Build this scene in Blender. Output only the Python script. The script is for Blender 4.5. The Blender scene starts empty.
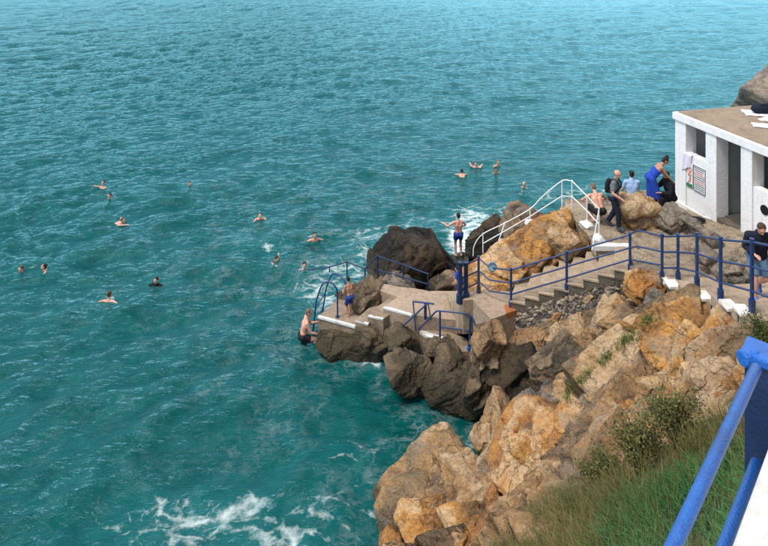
import bpy, math, random
import numpy as np
from mathutils import Vector, Matrix, Euler

R = math.radians
scene = bpy.context.scene
COL = scene.collection

# ------------------------------------------------------------------ camera, sky, sun, exposure
HC, F, YH, CX = 13.0, 610.0, -60.0, 384.0          # eye height above the sea, focal length and horizon row (768 px wide picture)
cam = bpy.data.cameras.new('camera'); camo = bpy.data.objects.new('camera', cam); COL.objects.link(camo)
camo.location = (0, 0, HC); camo.rotation_euler = (R(90), 0, 0)
cam.sensor_width = 36; cam.lens = 36 * F / 768; cam.shift_y = -(273 - YH) / 768
cam.clip_start = 0.05; cam.clip_end = 6000
scene.camera = camo

SUN_EL, SUN_AZ = R(63), R(-116)                      # azimuth from +Y (out to sea) towards +X
world = bpy.data.worlds.new('World'); scene.world = world; world.use_nodes = True
nt = world.node_tree; nt.nodes.clear()
sky = nt.nodes.new('ShaderNodeTexSky'); sky.sky_type = 'NISHITA'; sky.sun_disc = False
sky.sun_elevation = SUN_EL; sky.sun_rotation = SUN_AZ; sky.air_density = 1.0; sky.dust_density = 3.0; sky.ozone_density = 1.0
bw = nt.nodes.new('ShaderNodeHueSaturation'); bw.inputs['Saturation'].default_value = 0.6
# broken high cloud over the whole sky
tc = nt.nodes.new('ShaderNodeTexCoord'); cl = nt.nodes.new('ShaderNodeTexNoise'); cl.inputs['Scale'].default_value = 2.2; cl.inputs['Detail'].default_value = 6
cm = nt.nodes.new('ShaderNodeMapRange'); cm.inputs[1].default_value = .3; cm.inputs[2].default_value = .7; cm.inputs[3].default_value = .72; cm.inputs[4].default_value = .97
mx = nt.nodes.new('ShaderNodeMix'); mx.data_type = 'RGBA'; mx.inputs[7].default_value = (5.4, 5.9, 6.7, 1)
bg = nt.nodes.new('ShaderNodeBackground'); bg.inputs['Strength'].default_value = 0.13
wo = nt.nodes.new('ShaderNodeOutputWorld')
nt.links.new(sky.outputs[0], bw.inputs['Color']); nt.links.new(tc.outputs['Generated'], cl.inputs['Vector']); nt.links.new(cl.outputs['Fac'], cm.inputs[0]); nt.links.new(cm.outputs[0], mx.inputs[0])
sz_ = nt.nodes.new('ShaderNodeSeparateXYZ'); hz = nt.nodes.new('ShaderNodeMapRange'); hz.inputs[1].default_value = 0; hz.inputs[2].default_value = .42; hz.inputs[3].default_value = 2.1; hz.inputs[4].default_value = .95
vm_ = nt.nodes.new('ShaderNodeVectorMath'); vm_.operation = 'SCALE'; vm_.inputs[0].default_value = (5.4, 5.9, 6.7)      # haze brightens the cloud towards the horizon all round
nt.links.new(tc.outputs['Generated'], sz_.inputs[0]); nt.links.new(sz_.outputs[2], hz.inputs[0]); nt.links.new(hz.outputs[0], vm_.inputs['Scale']); nt.links.new(vm_.outputs[0], mx.inputs[7])
nt.links.new(bw.outputs[0], mx.inputs[6]); nt.links.new(mx.outputs[2], bg.inputs['Color']); nt.links.new(bg.outputs[0], wo.inputs[0])
sl = bpy.data.lights.new('sun', 'SUN'); sl.energy = 2.5; sl.angle = R(18); sl.color = (1.0, 0.95, 0.87)
so = bpy.data.objects.new('sun', sl); COL.objects.link(so)
sd = Vector((math.sin(SUN_AZ) * math.cos(SUN_EL), math.cos(SUN_AZ) * math.cos(SUN_EL), math.sin(SUN_EL)))
so.rotation_euler = sd.to_track_quat('Z', 'Y').to_euler(); so.location = (0, 0, 60)
vs = scene.view_settings; vs.view_transform = 'Standard'; vs.look = 'None'; vs.gamma = 1; vs.exposure = 0.45
scene.cycles.use_denoising = True
scene.cycles.max_bounces = 8; scene.cycles.transparent_max_bounces = 12

# ------------------------------------------------------------------ photo pixel -> place
def W(px, py, z):
    D = F * (HC - z) / (py - YH)
    return Vector(((px - CX) / F * D, D, z))
def WD(px, py, D):
    return Vector(((px - CX) / F * D, D, HC - (py - YH) / F * D))

# ------------------------------------------------------------------ numpy noise
_perm = np.random.RandomState(7).permutation(4096).astype(np.int64)
_val = np.random.RandomState(8).rand(4096)
def _h(i, j, k):
    return _perm[(_perm[(_perm[i & 4095] + j) & 4095] + k) & 4095]
def vnoise(p):
    i = np.floor(p).astype(np.int64); f = p - i; f = f * f * f * (f * (f * 6 - 15) + 10)
    r = 0
    for a in (0, 1):
        wa = f[:, 0] if a else 1 - f[:, 0]
        for b in (0, 1):
            wb = f[:, 1] if b else 1 - f[:, 1]
            for c in (0, 1):
                wc = f[:, 2] if c else 1 - f[:, 2]
                r = r + wa * wb * wc * _val[_h(i[:, 0] + a, i[:, 1] + b, i[:, 2] + c)]
    return r * 2 - 1
def fbm(p, o=4, g=0.5):
    r = 0; a = 1.0; s = 0
    for k in range(o):
        r = r + a * vnoise(p * 2 ** k + 17.3 * k); s += a; a *= g
    return r / s
def worley(p):
    i = np.floor(p).astype(np.int64)
    f1 = np.full(len(p), 9.0); f2 = np.full(len(p), 9.0); cid = np.zeros(len(p), np.int64)
    for a in (-1, 0, 1):
        for b in (-1, 0, 1):
            for c in (-1, 0, 1):
                h = _h(i[:, 0] + a, i[:, 1] + b, i[:, 2] + c)
                q = np.stack([i[:, 0] + a + _val[h], i[:, 1] + b + _val[(h + 1031) & 4095], i[:, 2] + c + _val[(h + 2063) & 4095]], 1)
                d = np.linalg.norm(q - p, axis=1)
                m = d < f1
                f2 = np.where(m, f1, np.minimum(f2, d)); cid = np.where(m, h, cid); f1 = np.where(m, d, f1)
    return f1, f2, _val[(cid * 7 + 13) & 4095]

def facet(p):
    """jointed rock: every cell of a 3D Voronoi diagram gets its own tilted flat face; returns height, groove distance, cell id"""
    i = np.floor(p).astype(np.int64); n = len(p)
    f1 = np.full(n, 9.0); f2 = np.full(n, 9.0); cid = np.zeros(n, np.int64); dl = np.zeros((n, 3))
    for a in (-1, 0, 1):
        for b in (-1, 0, 1):
            for c in (-1, 0, 1):
                h = _h(i[:, 0] + a, i[:, 1] + b, i[:, 2] + c)
                q = np.stack([i[:, 0] + a + _val[h], i[:, 1] + b + _val[(h + 1031) & 4095], i[:, 2] + c + _val[(h + 2063) & 4095]], 1)
                dv = p - q; d = np.linalg.norm(dv, axis=1); m = d < f1
                f2 = np.where(m, f1, np.minimum(f2, d)); cid = np.where(m, h, cid); f1 = np.where(m, d, f1); dl = np.where(m[:, None], dv, dl)
    g = np.stack([_val[(cid * 3 + 101) & 4095], _val[(cid * 5 + 211) & 4095], _val[(cid * 11 + 307) & 4095]], 1) * 2 - 1
    idn = _val[(cid * 7 + 13) & 4095]
    return (idn - .5) + 1.15 * (dl * g).sum(1), f2 - f1, idn

# ------------------------------------------------------------------ materials
MATS = {}
class NT:
    def __init__(s, name):
        s.m = bpy.data.materials.new(name); s.m.use_nodes = True; s.t = s.m.node_tree; s.t.nodes.clear()
        s.out = s.n('ShaderNodeOutputMaterial'); MATS[name] = s.m
    def n(s, t, **kw):
        o = s.t.nodes.new(t)
        for k, v in kw.items():
            if k.startswith('i_'):
                o.inputs[k[2:].replace('_', ' ')].default_value = v
            else: setattr(o, k, v)
        return o
    def l(s, a, b): s.t.links.new(a, b)
    def pos(s):
        if not hasattr(s, '_p'): s._p = s.n('ShaderNodeNewGeometry').outputs['Position']
        return s._p
    def noise(s, scale, detail=4, rough=.55, dist=0, vec=None):
        o = s.n('ShaderNodeTexNoise'); o.inputs['Scale'].default_value = scale; o.inputs['Detail'].default_value = detail
        o.inputs['Roughness'].default_value = rough; o.inputs['Distortion'].default_value = dist
        s.l(vec or s.pos(), o.inputs['Vector']); return o.outputs['Fac']
    def ramp(s, fac, stops, interp='LINEAR'):
        o = s.n('ShaderNodeValToRGB'); o.color_ramp.interpolation = interp
        e = o.color_ramp.elements
        while len(e) < len(stops): e.new(0.5)
        for q, (p, c) in zip(e, stops):
            q.position = p; q.color = tuple(c) + (1,) if len(c) == 3 else c
        s.l(fac, o.inputs[0]); return o.outputs[0]
    def mix(s, fac, a, b, mode='MIX'):
        o = s.n('ShaderNodeMix', data_type='RGBA', blend_type=mode)
        for v, i in ((fac, 0), (a, 6), (b, 7)):
            if hasattr(v, 'links'): s.l(v, o.inputs[i])
            elif i == 0: o.inputs[0].default_value = v
            else: o.inputs[i].default_value = tuple(v) + (1,)
        return o.outputs[2]
    def math(s, op, a, b=0.0, c=None, clamp=False):
        o = s.n('ShaderNodeMath', operation=op, use_clamp=clamp)
        for i, v in enumerate((a, b) if c is None else (a, b, c)):
            if hasattr(v, 'links'): s.l(v, o.inputs[i])
            else: o.inputs[i].default_value = v
        return o.outputs[0]
    def maprange(s, v, a, b, c=0, d=1):
        o = s.n('ShaderNodeMapRange'); s.l(v, o.inputs[0])
        for i, x in enumerate((a, b, c, d)): o.inputs[i + 1].default_value = x
        return o.outputs[0]
    def bump(s, h, strength=.5, dist=.02, prev=None):
        o = s.n('ShaderNodeBump'); o.inputs['Strength'].default_value = strength; o.inputs['Distance'].default_value = dist
        s.l(h, o.inputs['Height'])
        if prev: s.l(prev, o.inputs['Normal'])
        return o.outputs[0]
    def bsdf(s, color, rough=.8, normal=None, spec=.3, **kw):
        o = s.n('ShaderNodeBsdfPrincipled')
        if hasattr(color, 'links'): s.l(color, o.inputs['Base Color'])
        else: o.inputs['Base Color'].default_value = tuple(color) + (1,)
        if hasattr(rough, 'links'): s.l(rough, o.inputs['Roughness'])
        else: o.inputs['Roughness'].default_value = rough
        o.inputs['Specular IOR Level'].default_value = spec
        if normal: s.l(normal, o.inputs['Normal'])
        for k, v in kw.items():
            k = k.replace('_', ' ')
            if hasattr(v, 'links'): s.l(v, o.inputs[k])
            else: o.inputs[k].default_value = v
        s.l(o.outputs[0], s.out.inputs[0]); s.b = o; return o

def rock_mat(name, cols, tide=True, tide_lo=.15, tide_hi=.95, rand=.4, lich=.45):
    s = NT(name)
    big = s.noise(.55, 5, .6, .6); mid = s.noise(2.6, 8, .65, .4); fin = s.noise(16, 8, .7)
    cell = s.n('ShaderNodeAttribute', attribute_name='cell').outputs['Fac']
    f = s.math('ADD', s.math('MULTIPLY', big, .7), s.math('MULTIPLY', mid, .45))
    f = s.math('ADD', f, s.math('MULTIPLY', s.math('SUBTRACT', cell, .5), rand))
    c = s.ramp(f, [(.36, cols[0]), (.5, cols[1]), (.6, cols[2]), (.74, cols[3])])
    c = s.mix(s.maprange(fin, .42, .62, 0, .6), c, s.mix(1, c, (.40, .37, .35), 'MULTIPLY'))
    bl = s.noise(3.4, 9, .75, .3); c = s.mix(s.maprange(bl, .56, .66, 0, .65), c, s.mix(1, c, (.33, .30, .28), 'MULTIPLY'))
    # bedding: streaks of darker mineral along the joints
    ms = s.n('ShaderNodeMapping'); ms.inputs['Rotation'].default_value = (.3, .66, .2); ms.inputs['Scale'].default_value = (.45, 1.1, 3.6); s.l(s.pos(), ms.inputs[0])
    c = s.mix(s.maprange(s.noise(1.5, 8, .7, .5, ms.outputs[0]), .53, .66, 0, .72), c, s.mix(1, c, (.34, .31, .29), 'MULTIPLY'))
    c = s.mix(s.maprange(s.noise(.9, 5, .6, .5, ms.outputs[0]), .56, .68, 0, .55), c, (.27, .235, .195) if lich > .2 else (.06, .05, .04))
    # pale lichen and rust patches
    li = s.noise(5.5, 6, .7); c = s.mix(s.maprange(li, .62, .7, 0, lich), c, (.52, .46, .36))
    ru = s.noise(1.1, 7, .7, 1.0); c = s.mix(s.maprange(ru, .6, .7, 0, .4 if lich > .2 else .12), c, (.36, .16, .055))
    # hairline cracks
    v = s.n('ShaderNodeTexVoronoi', feature='DISTANCE_TO_EDGE'); v.inputs['Scale'].default_value = .85
    mp = s.n('ShaderNodeMapping'); mp.inputs['Rotation'].default_value = (.3, .75, .2); mp.inputs['Scale'].default_value = (.55, 1, 1.9)
    dn = s.n('ShaderNodeTexNoise'); dn.inputs['Scale'].default_value = 2.2; dn.inputs['Detail'].default_value = 5; s.l(s.pos(), dn.inputs['Vector'])
    av = s.n('ShaderNodeVectorMath', operation='ADD'); s.l(s.pos(), av.inputs[0]); s.l(dn.outputs['Color'], av.inputs[1])
    s.l(av.outputs[0], mp.inputs[0]); s.l(mp.outputs[0], v.inputs['Vector'])
    crack = s.maprange(v.outputs['Distance'], 0, .022, 1, 0)
    oi = s.n('ShaderNodeObjectInfo').outputs['Random']
    hv = s.n('ShaderNodeHueSaturation'); s.l(s.maprange(oi, 0, 1, .92, 1.06), hv.inputs['Value']); s.l(s.maprange(oi, 0, 1, .496, .502), hv.inputs['Hue'])
    s.l(c, hv.inputs['Color']); c = hv.outputs[0]
    rough = .82
    if tide:
        z = s.n('ShaderNodeSeparateXYZ'); s.l(s.pos(), z.inputs[0])
        zz = s.math('SUBTRACT', z.outputs[2], s.math('MULTIPLY', s.math('SUBTRACT', s.noise(1.3, 6, .6), .5), 2.2))
        w = s.maprange(zz, tide_lo, tide_hi, 1, 0)
        weed = s.mix(s.noise(4, 6), (.016, .014, .010), s.mix(s.noise(1.9, 5), (.045, .045, .015), (.07, .05, .028)))
        c = s.mix(s.math('MULTIPLY', w, .9), c, weed)
        rough = s.maprange(w, 0, 1, .82, .42)
    h = s.math('ADD', s.math('MULTIPLY', s.noise(6, 9, .65), 1.0), s.math('MULTIPLY', s.noise(28, 6, .7), .3))
    nb = s.bump(h, 1.0, .12); nb = s.bump(s.math('SUBTRACT', 1, crack), .9, .05, nb)
    s.bsdf(c, rough, nb, .3)
    return s.m

rock_mat('rock_orange', [(.18, .10, .045), (.42, .21, .075), (.57, .27, .065), (.68, .46, .25)])
rock_mat('rock_tan', [(.14, .10, .066), (.30, .20, .11), (.45, .27, .12), (.60, .43, .26)])
rock_mat('rock_brown', [(.05, .04, .03), (.12, .088, .058), (.21, .15, .092), (.32, .23, .14)], tide_lo=.35, tide_hi=1.6)
rock_mat('rock_dark', [(.006, .005, .004), (.013, .010, .007), (.028, .02, .013), (.085, .058, .032)], tide_lo=.2, tide_hi=1.2, lich=.08)
rock_mat('rock_grey', [(.10, .09, .08), (.19, .165, .14), (.27, .23, .19), (.38, .31, .23)], rand=.25)

def plain(name, col, rough=.6, var=.15, scale=9, bump=.3, spec=.3, dirt=None, bd=.01, **kw):
    s = NT(name); c = s.mix(s.noise(scale, 6, .6), tuple(x * (1 - var) for x in col), tuple(min(1, x * (1 + var)) for x in col))
    if dirt: c = s.mix(s.maprange(s.noise(2.3, 8, .7, .5), .5, .72, 0, dirt[1]), c, dirt[0])
    nb = s.bump(s.noise(scale * 4, 6, .6), bump, bd)
    s.bsdf(c, rough, nb, spec, **kw); return s.m
plain('blue_paint', (.008, .035, .13), .42, .35, 14, .4, .5, ((.07, .035, .02), .5))
plain('bright_blue_paint', (.007, .12, .48), .34, .25, 22, .6, .5, ((.012, .04, .14), .8), bd=.02)
plain('navy_paint', (.006, .022, .075), .4, .3, 14, .4, .5)
plain('white_paint', (.66, .65, .63), .6, .1, 6, .35, .3, ((.36, .30, .23), .85), bd=.012)
def wall_mat():
    s = NT('white_wall'); mp = s.n('ShaderNodeMapping'); mp.inputs['Scale'].default_value = (5, 5, .5); s.l(s.pos(), mp.inputs[0])
    c = s.mix(s.noise(2.2, 6, .6), (.70, .70, .71), (.77, .77, .78))
    c = s.mix(s.maprange(s.noise(1.0, 6, .65, .3, mp.outputs[0]), .52, .7, 0, .5), c, (.52, .49, .44))
    c = s.mix(s.maprange(s.noise(3.3, 7, .7, .5), .6, .68, 0, .55), c, (.46, .43, .39))
    s.bsdf(c, .75, s.bump(s.noise(11, 7, .65), .5, .03), .25)
wall_mat()
plain('white_metal', (.74, .75, .76), .4, .1, 20, .2, .5, ((.35, .2, .1), .35))
plain('roof_felt', (.27, .205, .145), .9, .35, 2, .7, .2, ((.13, .10, .075), .75), bd=.03)
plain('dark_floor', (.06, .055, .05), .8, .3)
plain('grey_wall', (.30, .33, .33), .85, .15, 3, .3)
def concrete(name, col, dark):
    s = NT(name); c = s.mix(s.maprange(s.noise(1.6, 8, .7, .5), .35, .65, 0, 1), dark, col)
    c = s.mix(s.maprange(s.noise(9, 8, .75), .45, .65, 0, .55), c, s.mix(1, c, (.5, .45, .4), 'MULTIPLY'))
    c = s.mix(s.maprange(s.noise(3.1, 7, .7, 1.0), .6, .7, 0, .55), c, (.12, .085, .055))
    c = s.mix(s.maprange(s.noise(4.3, 5, .6, .3), .62, .7, 0, .4), c, (.50, .42, .33))
    s.bsdf(c, .85, s.bump(s.noise(22, 8, .7), .8, .03), .2)
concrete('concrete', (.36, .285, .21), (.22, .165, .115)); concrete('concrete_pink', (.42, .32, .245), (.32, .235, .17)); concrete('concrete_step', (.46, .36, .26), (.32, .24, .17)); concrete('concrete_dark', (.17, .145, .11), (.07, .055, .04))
plain('rust_stain', (.33, .11, .035), .85, .3, 8, .5)
plain('soil', (.075, .055, .032), .95, .4, 5, .8, .1, ((.045, .05, .02), .6), bd=.04)
plain('black_cloth', (.012, .013, .018), .85, .3, 30, .4, .15)
plain('navy_cloth', (.014, .018, .034), .85, .3, 30, .4, .15)
plain('grey_cloth', (.13, .155, .165), .9, .2, 30, .4, .1)
plain('light_blue_cloth', (.31, .44, .68), .9, .12, 30, .4, .1)
plain('royal_blue_cloth', (.022, .06, .38), .85, .25, 20, .4, .15)
plain('blue_trunks', (.018, .045, .22), .7, .25, 20, .4, .2)
plain('blue_grey_cloth', (.10, .17, .27), .9, .2, 30, .4, .1)
plain('black_trunks', (.012, .012, .014), .6, .3, 20, .3, .2)
plain('blue_shoe', (.05, .17, .55), .6, .2, 30, .2)
plain('dark_shoe', (.05, .06, .08), .7, .3, 30, .2)
plain('towel_white', (.66, .64, .74), .95, .08, 40, .6, .05)
plain('dark_hair', (.012, .009, .008), .55, .4, 60, .7, .3)
plain('brown_hair', (.06, .032, .018), .55, .4, 60, .7, .3)
plain('grey_hair', (.14, .11, .09), .6, .3, 60, .7, .3)
plain('sign_white', (.68, .72, .70), .5, .04, 6, .05)
plain('sign_green', (.04, .17, .08), .5, .1, 6, .05)
plain('sign_red', (.52, .06, .04), .5, .15, 30, .05)
plain('sign_orange', (.62, .16, .08), .5, .15, 30, .05)
plain('sign_ink', (.05, .06, .08), .5, .15, 30, .05)
plain('sign_black', (.01, .01, .012), .4, .1, 6, .05)
plain('disc_grey', (.22, .33, .42), .5, .2, 12, .1)
plain('bark', (.07, .045, .028), .9, .3, 20, .6)
for nm, c in (('skin_light', (.58, .33, .235)), ('skin_pink', (.64, .33, .24)), ('skin_tan', (.42, .215, .125)), ('skin_wet', (.50, .26, .165))):
    s = NT(nm); cc = s.mix(s.noise(7, 4), c, tuple(x * .82 for x in c))
    s.bsdf(cc, .5 if nm != 'skin_wet' else .3, s.bump(s.noise(60, 4), .15, .004), .4, Subsurface_Weight=.08)
def leaf_mat(name, a, b, c, attr='tint'):
    s = NT(name); t = s.n('ShaderNodeAttribute', attribute_name=attr).outputs['Fac']
    col = s.ramp(t, [(0, a), (.5, b), (1, c)])
    o = s.bsdf(col, .6, None, .3)
    tr = s.n('ShaderNodeBsdfTranslucent'); s.l(col, tr.inputs[0])
    mx = s.n('ShaderNodeMixShader'); mx.inputs[0].default_value = .3
    s.l(o.outputs[0], mx.inputs[1]); s.l(tr.outputs[0], mx.inputs[2]); s.l(mx.outputs[0], s.out.inputs[0])
leaf_mat('grass_green', (.03, .14, .05), (.075, .24, .08), (.19, .30, .10))
leaf_mat('grass_dry', (.07, .11, .03), (.18, .17, .06), (.36, .25, .11))
leaf_mat('grass_bright', (.05, .10, .025), (.11, .18, .035), (.24, .25, .07))
leaf_mat('leaf_olive', (.06, .08, .028), (.15, .155, .05), (.33, .26, .11))
leaf_mat('leaf_bush', (.04, .075, .02), (.08, .12, .03), (.20, .15, .06))

# ------------------------------------------------------------------ object helpers
def link(name, me, mat=None, parent=None):
    o = bpy.data.objects.new(name, me); COL.objects.link(o)
    if mat is not None and me is not None and len(me.materials) == 0: me.materials.append(MATS[mat])
    if parent: o.parent = parent
    return o
def empty(name, loc=(0, 0, 0), rz=0):
    o = bpy.data.objects.new(name, None); COL.objects.link(o); o.location = loc; o.rotation_euler = (0, 0, rz); o.empty_display_size = .1
    return o
def tag(o, label, cat, group=None):
    o['label'] = label; o['category'] = cat
    if group: o['group'] = group
    return o
def struct(o, label=None):
    o['kind'] = 'structure'
    if label: o['label'] = label
    return o
def mesh(verts, faces, smooth=False):
    me = bpy.data.meshes.new('mesh'); me.from_pydata([tuple(v) for v in verts], [], [tuple(f) for f in faces]); me.update()
    if smooth: me.polygons.foreach_set('use_smooth', [True] * len(me.polygons))
    return me
def np_mesh(V, Fc, smooth=True, attrs=None):
    V = np.asarray(V, np.float32); Fc = np.asarray(Fc, np.int32); n, k = Fc.shape
    me = bpy.data.meshes.new('mesh'); me.vertices.add(len(V)); me.vertices.foreach_set('co', V.ravel())
    me.loops.add(n * k); me.loops.foreach_set('vertex_index', Fc.ravel())
    me.polygons.add(n); me.polygons.foreach_set('loop_start', np.arange(0, n * k, k, dtype=np.int32)); me.polygons.foreach_set('loop_total', np.full(n, k, np.int32))
    me.polygons.foreach_set('use_smooth', np.full(n, smooth)); me.update(calc_edges=True)
    for nm, a in (attrs or {}).items():
        at = me.attributes.new(nm, 'FLOAT', 'POINT'); at.data.foreach_set('value', np.asarray(a, np.float32))
    return me
class MB:
    """collects shapes into one mesh"""
    def __init__(s): s.v = []; s.f = []
    def add(s, v, f):
        o = len(s.v); s.v += [tuple(x) for x in v]; s.f += [tuple(i + o for i in q) for q in f]; return s
    def box(s, x0, x1, y0, y1, z0, z1, M=None, ch=0):
        v = [Vector(p) for p in ((x0, y0, z0), (x1, y0, z0), (x1, y1, z0), (x0, y1, z0), (x0, y0, z1), (x1, y0, z1), (x1, y1, z1), (x0, y1, z1))]
        if M: v = [M @ p for p in v]
        return s.add(v, [(0, 3, 2, 1), (4, 5, 6, 7), (0, 1, 5, 4), (1, 2, 6, 5), (2, 3, 7, 6), (3, 0, 4, 7)])
    def prism(s, pts, z0, z1):
        n = len(pts); b = [(p[0], p[1], z0 if not callable(z0) else z0(p)) for p in pts]; t = [(p[0], p[1], z1 if not callable(z1) else z1(p)) for p in pts]
        return s.add(b + t, [tuple(range(n - 1, -1, -1)), tuple(range(n, 2 * n))] + [(i, (i + 1) % n, n + (i + 1) % n, n + i) for i in range(n)])
    def tube(s, pts, r, seg=10):
        pts = [Vector(p) for p in pts]; rings = []
        prev = None
        for i, p in enumerate(pts):
            d = (pts[min(i + 1, len(pts) - 1)] - pts[max(i - 1, 0)]).normalized()
            if prev is None:
                a = d.cross(Vector((0, 0, 1)));
                if a.length < .05: a = d.cross(Vector((0, 1, 0)))
            else: a = prev - d * prev.dot(d)
            a.normalize(); prev = a; b = d.cross(a)
            rr = r if not isinstance(r, (list, tuple)) else r[i]
            rings.append([p + (a * math.cos(2 * math.pi * k / seg) + b * math.sin(2 * math.pi * k / seg)) * rr for k in range(seg)])
        v = [q for rg in rings for q in rg]; f = []
        for i in range(len(rings) - 1):
            for k in range(seg): f.append((i * seg + k, i * seg + (k + 1) % seg, (i + 1) * seg + (k + 1) % seg, (i + 1) * seg + k))
        f.append(tuple(range(seg - 1, -1, -1))); f.append(tuple((len(rings) - 1) * seg + k for k in range(seg)))
        return s.add(v, f)
    def build(s, name, mat, parent=None, smooth=False, bevel=0, rough=0):
        if rough:
            import bmesh
            bm = bmesh.new(); bm.from_mesh(mesh(s.v, s.f)); bmesh.ops.triangulate(bm, faces=bm.faces[:])
            for it in range(6):
                es = [e for e in bm.edges if e.calc_length() > .16]
                if not es: break
                bmesh.ops.subdivide_edges(bm, edges=es, cuts=1); bmesh.ops.triangulate(bm, faces=[f for f in bm.faces if len(f.verts) > 3])
            P = np.array([v.co[:] for v in bm.verts]); D_ = np.stack([fbm(P * 2.2 + k * 31, 4) for k in range(3)], 1) * rough
            f1, f2, ci = worley(P * 1.3 + 5); D_[:, 2] += rough * .8 * (ci - .5)
            for v, d in zip(bm.verts, D_): v.co += Vector(d)
            me = bpy.data.meshes.new('mesh'); bm.to_mesh(me); bm.free(); return link(name, me, mat, parent)
        o = link(name, mesh(s.v, s.f, smooth), mat, parent)
        if bevel:
            m = o.modifiers.new('bevel', 'BEVEL'); m.width = bevel; m.segments = 2; m.limit_method = 'ANGLE'
        return o
def bez(pts, n=8):
    """Catmull-Rom through points"""
    p = [Vector(q) for q in pts]; p = [p[0] * 2 - p[1]] + p + [p[-1] * 2 - p[-2]]; out = []
    for i in range(1, len(p) - 2):
        for k in range(n):
            t = k / n
            out.append(.5 * ((2 * p[i]) + (p[i + 1] - p[i - 1]) * t + (2 * p[i - 1] - 5 * p[i] + 4 * p[i + 1] - p[i + 2]) * t * t + (3 * p[i] - p[i - 1] - 3 * p[i + 1] + p[i + 2]) * t ** 3))
    return out + [p[-2]]

# ------------------------------------------------------------------ ground shape
def zt(x, y):
    """terrace floor"""
    a = np.clip((17 - y) / 2, 0, 1) * .5
    b = np.clip((x - 8) / 2, 0, 1) * np.clip((20.5 - y) / 2.7, 0, 1.3) * .4
    return 4.12 + np.maximum(a, b)
def zground(x, y):
    x = np.asarray(x, float); y = np.asarray(y, float)
    pl = 7 + .75 * x - .55 * y
    s = ((x - 1.53) * -.79 + (y - 2.5) * .74) / 1.083
    near = np.where(s > 0, 9.7 - 2.8 * s, 9.7)
    pl = np.maximum(pl, near)
    pl = np.where((x > 8.7), np.minimum(pl, 5.2 + .5 * (x - 8.7) + np.clip(13 - y, 0, 9) * .6), pl)
    z2 = np.minimum(np.minimum(np.minimum(3.75, 1.5 * (x - 2.6)), 2.6 * (21.6 - y) + .08 * np.clip(x - 9, 0, 40) ** 2), 99)
    k = np.clip((y - 13.2) / 2.0, 0, 1); k = k * k * (3 - 2 * k)
    z = pl * (1 - k) + z2 * k - .12
    ax_, ay_, bx_, by_ = 2.2, 16.0, 5.3, 15.0
    t = np.clip(((x - ax_) * (bx_ - ax_) + (y - ay_) * (by_ - ay_)) / ((bx_ - ax_) ** 2 + (by_ - ay_) ** 2), 0, 1)
    dg = np.hypot(x - ax_ - t * (bx_ - ax_), y - ay_ - t * (by_ - ay_))
    z = z - 1.5 * np.exp(-(dg / .75) ** 2) - .45 * np.exp(-(((x - 1.6) / 1.3) ** 2 + ((y - 12.2) / 1.1) ** 2))
    return np.maximum(z, -2.5)

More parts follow.
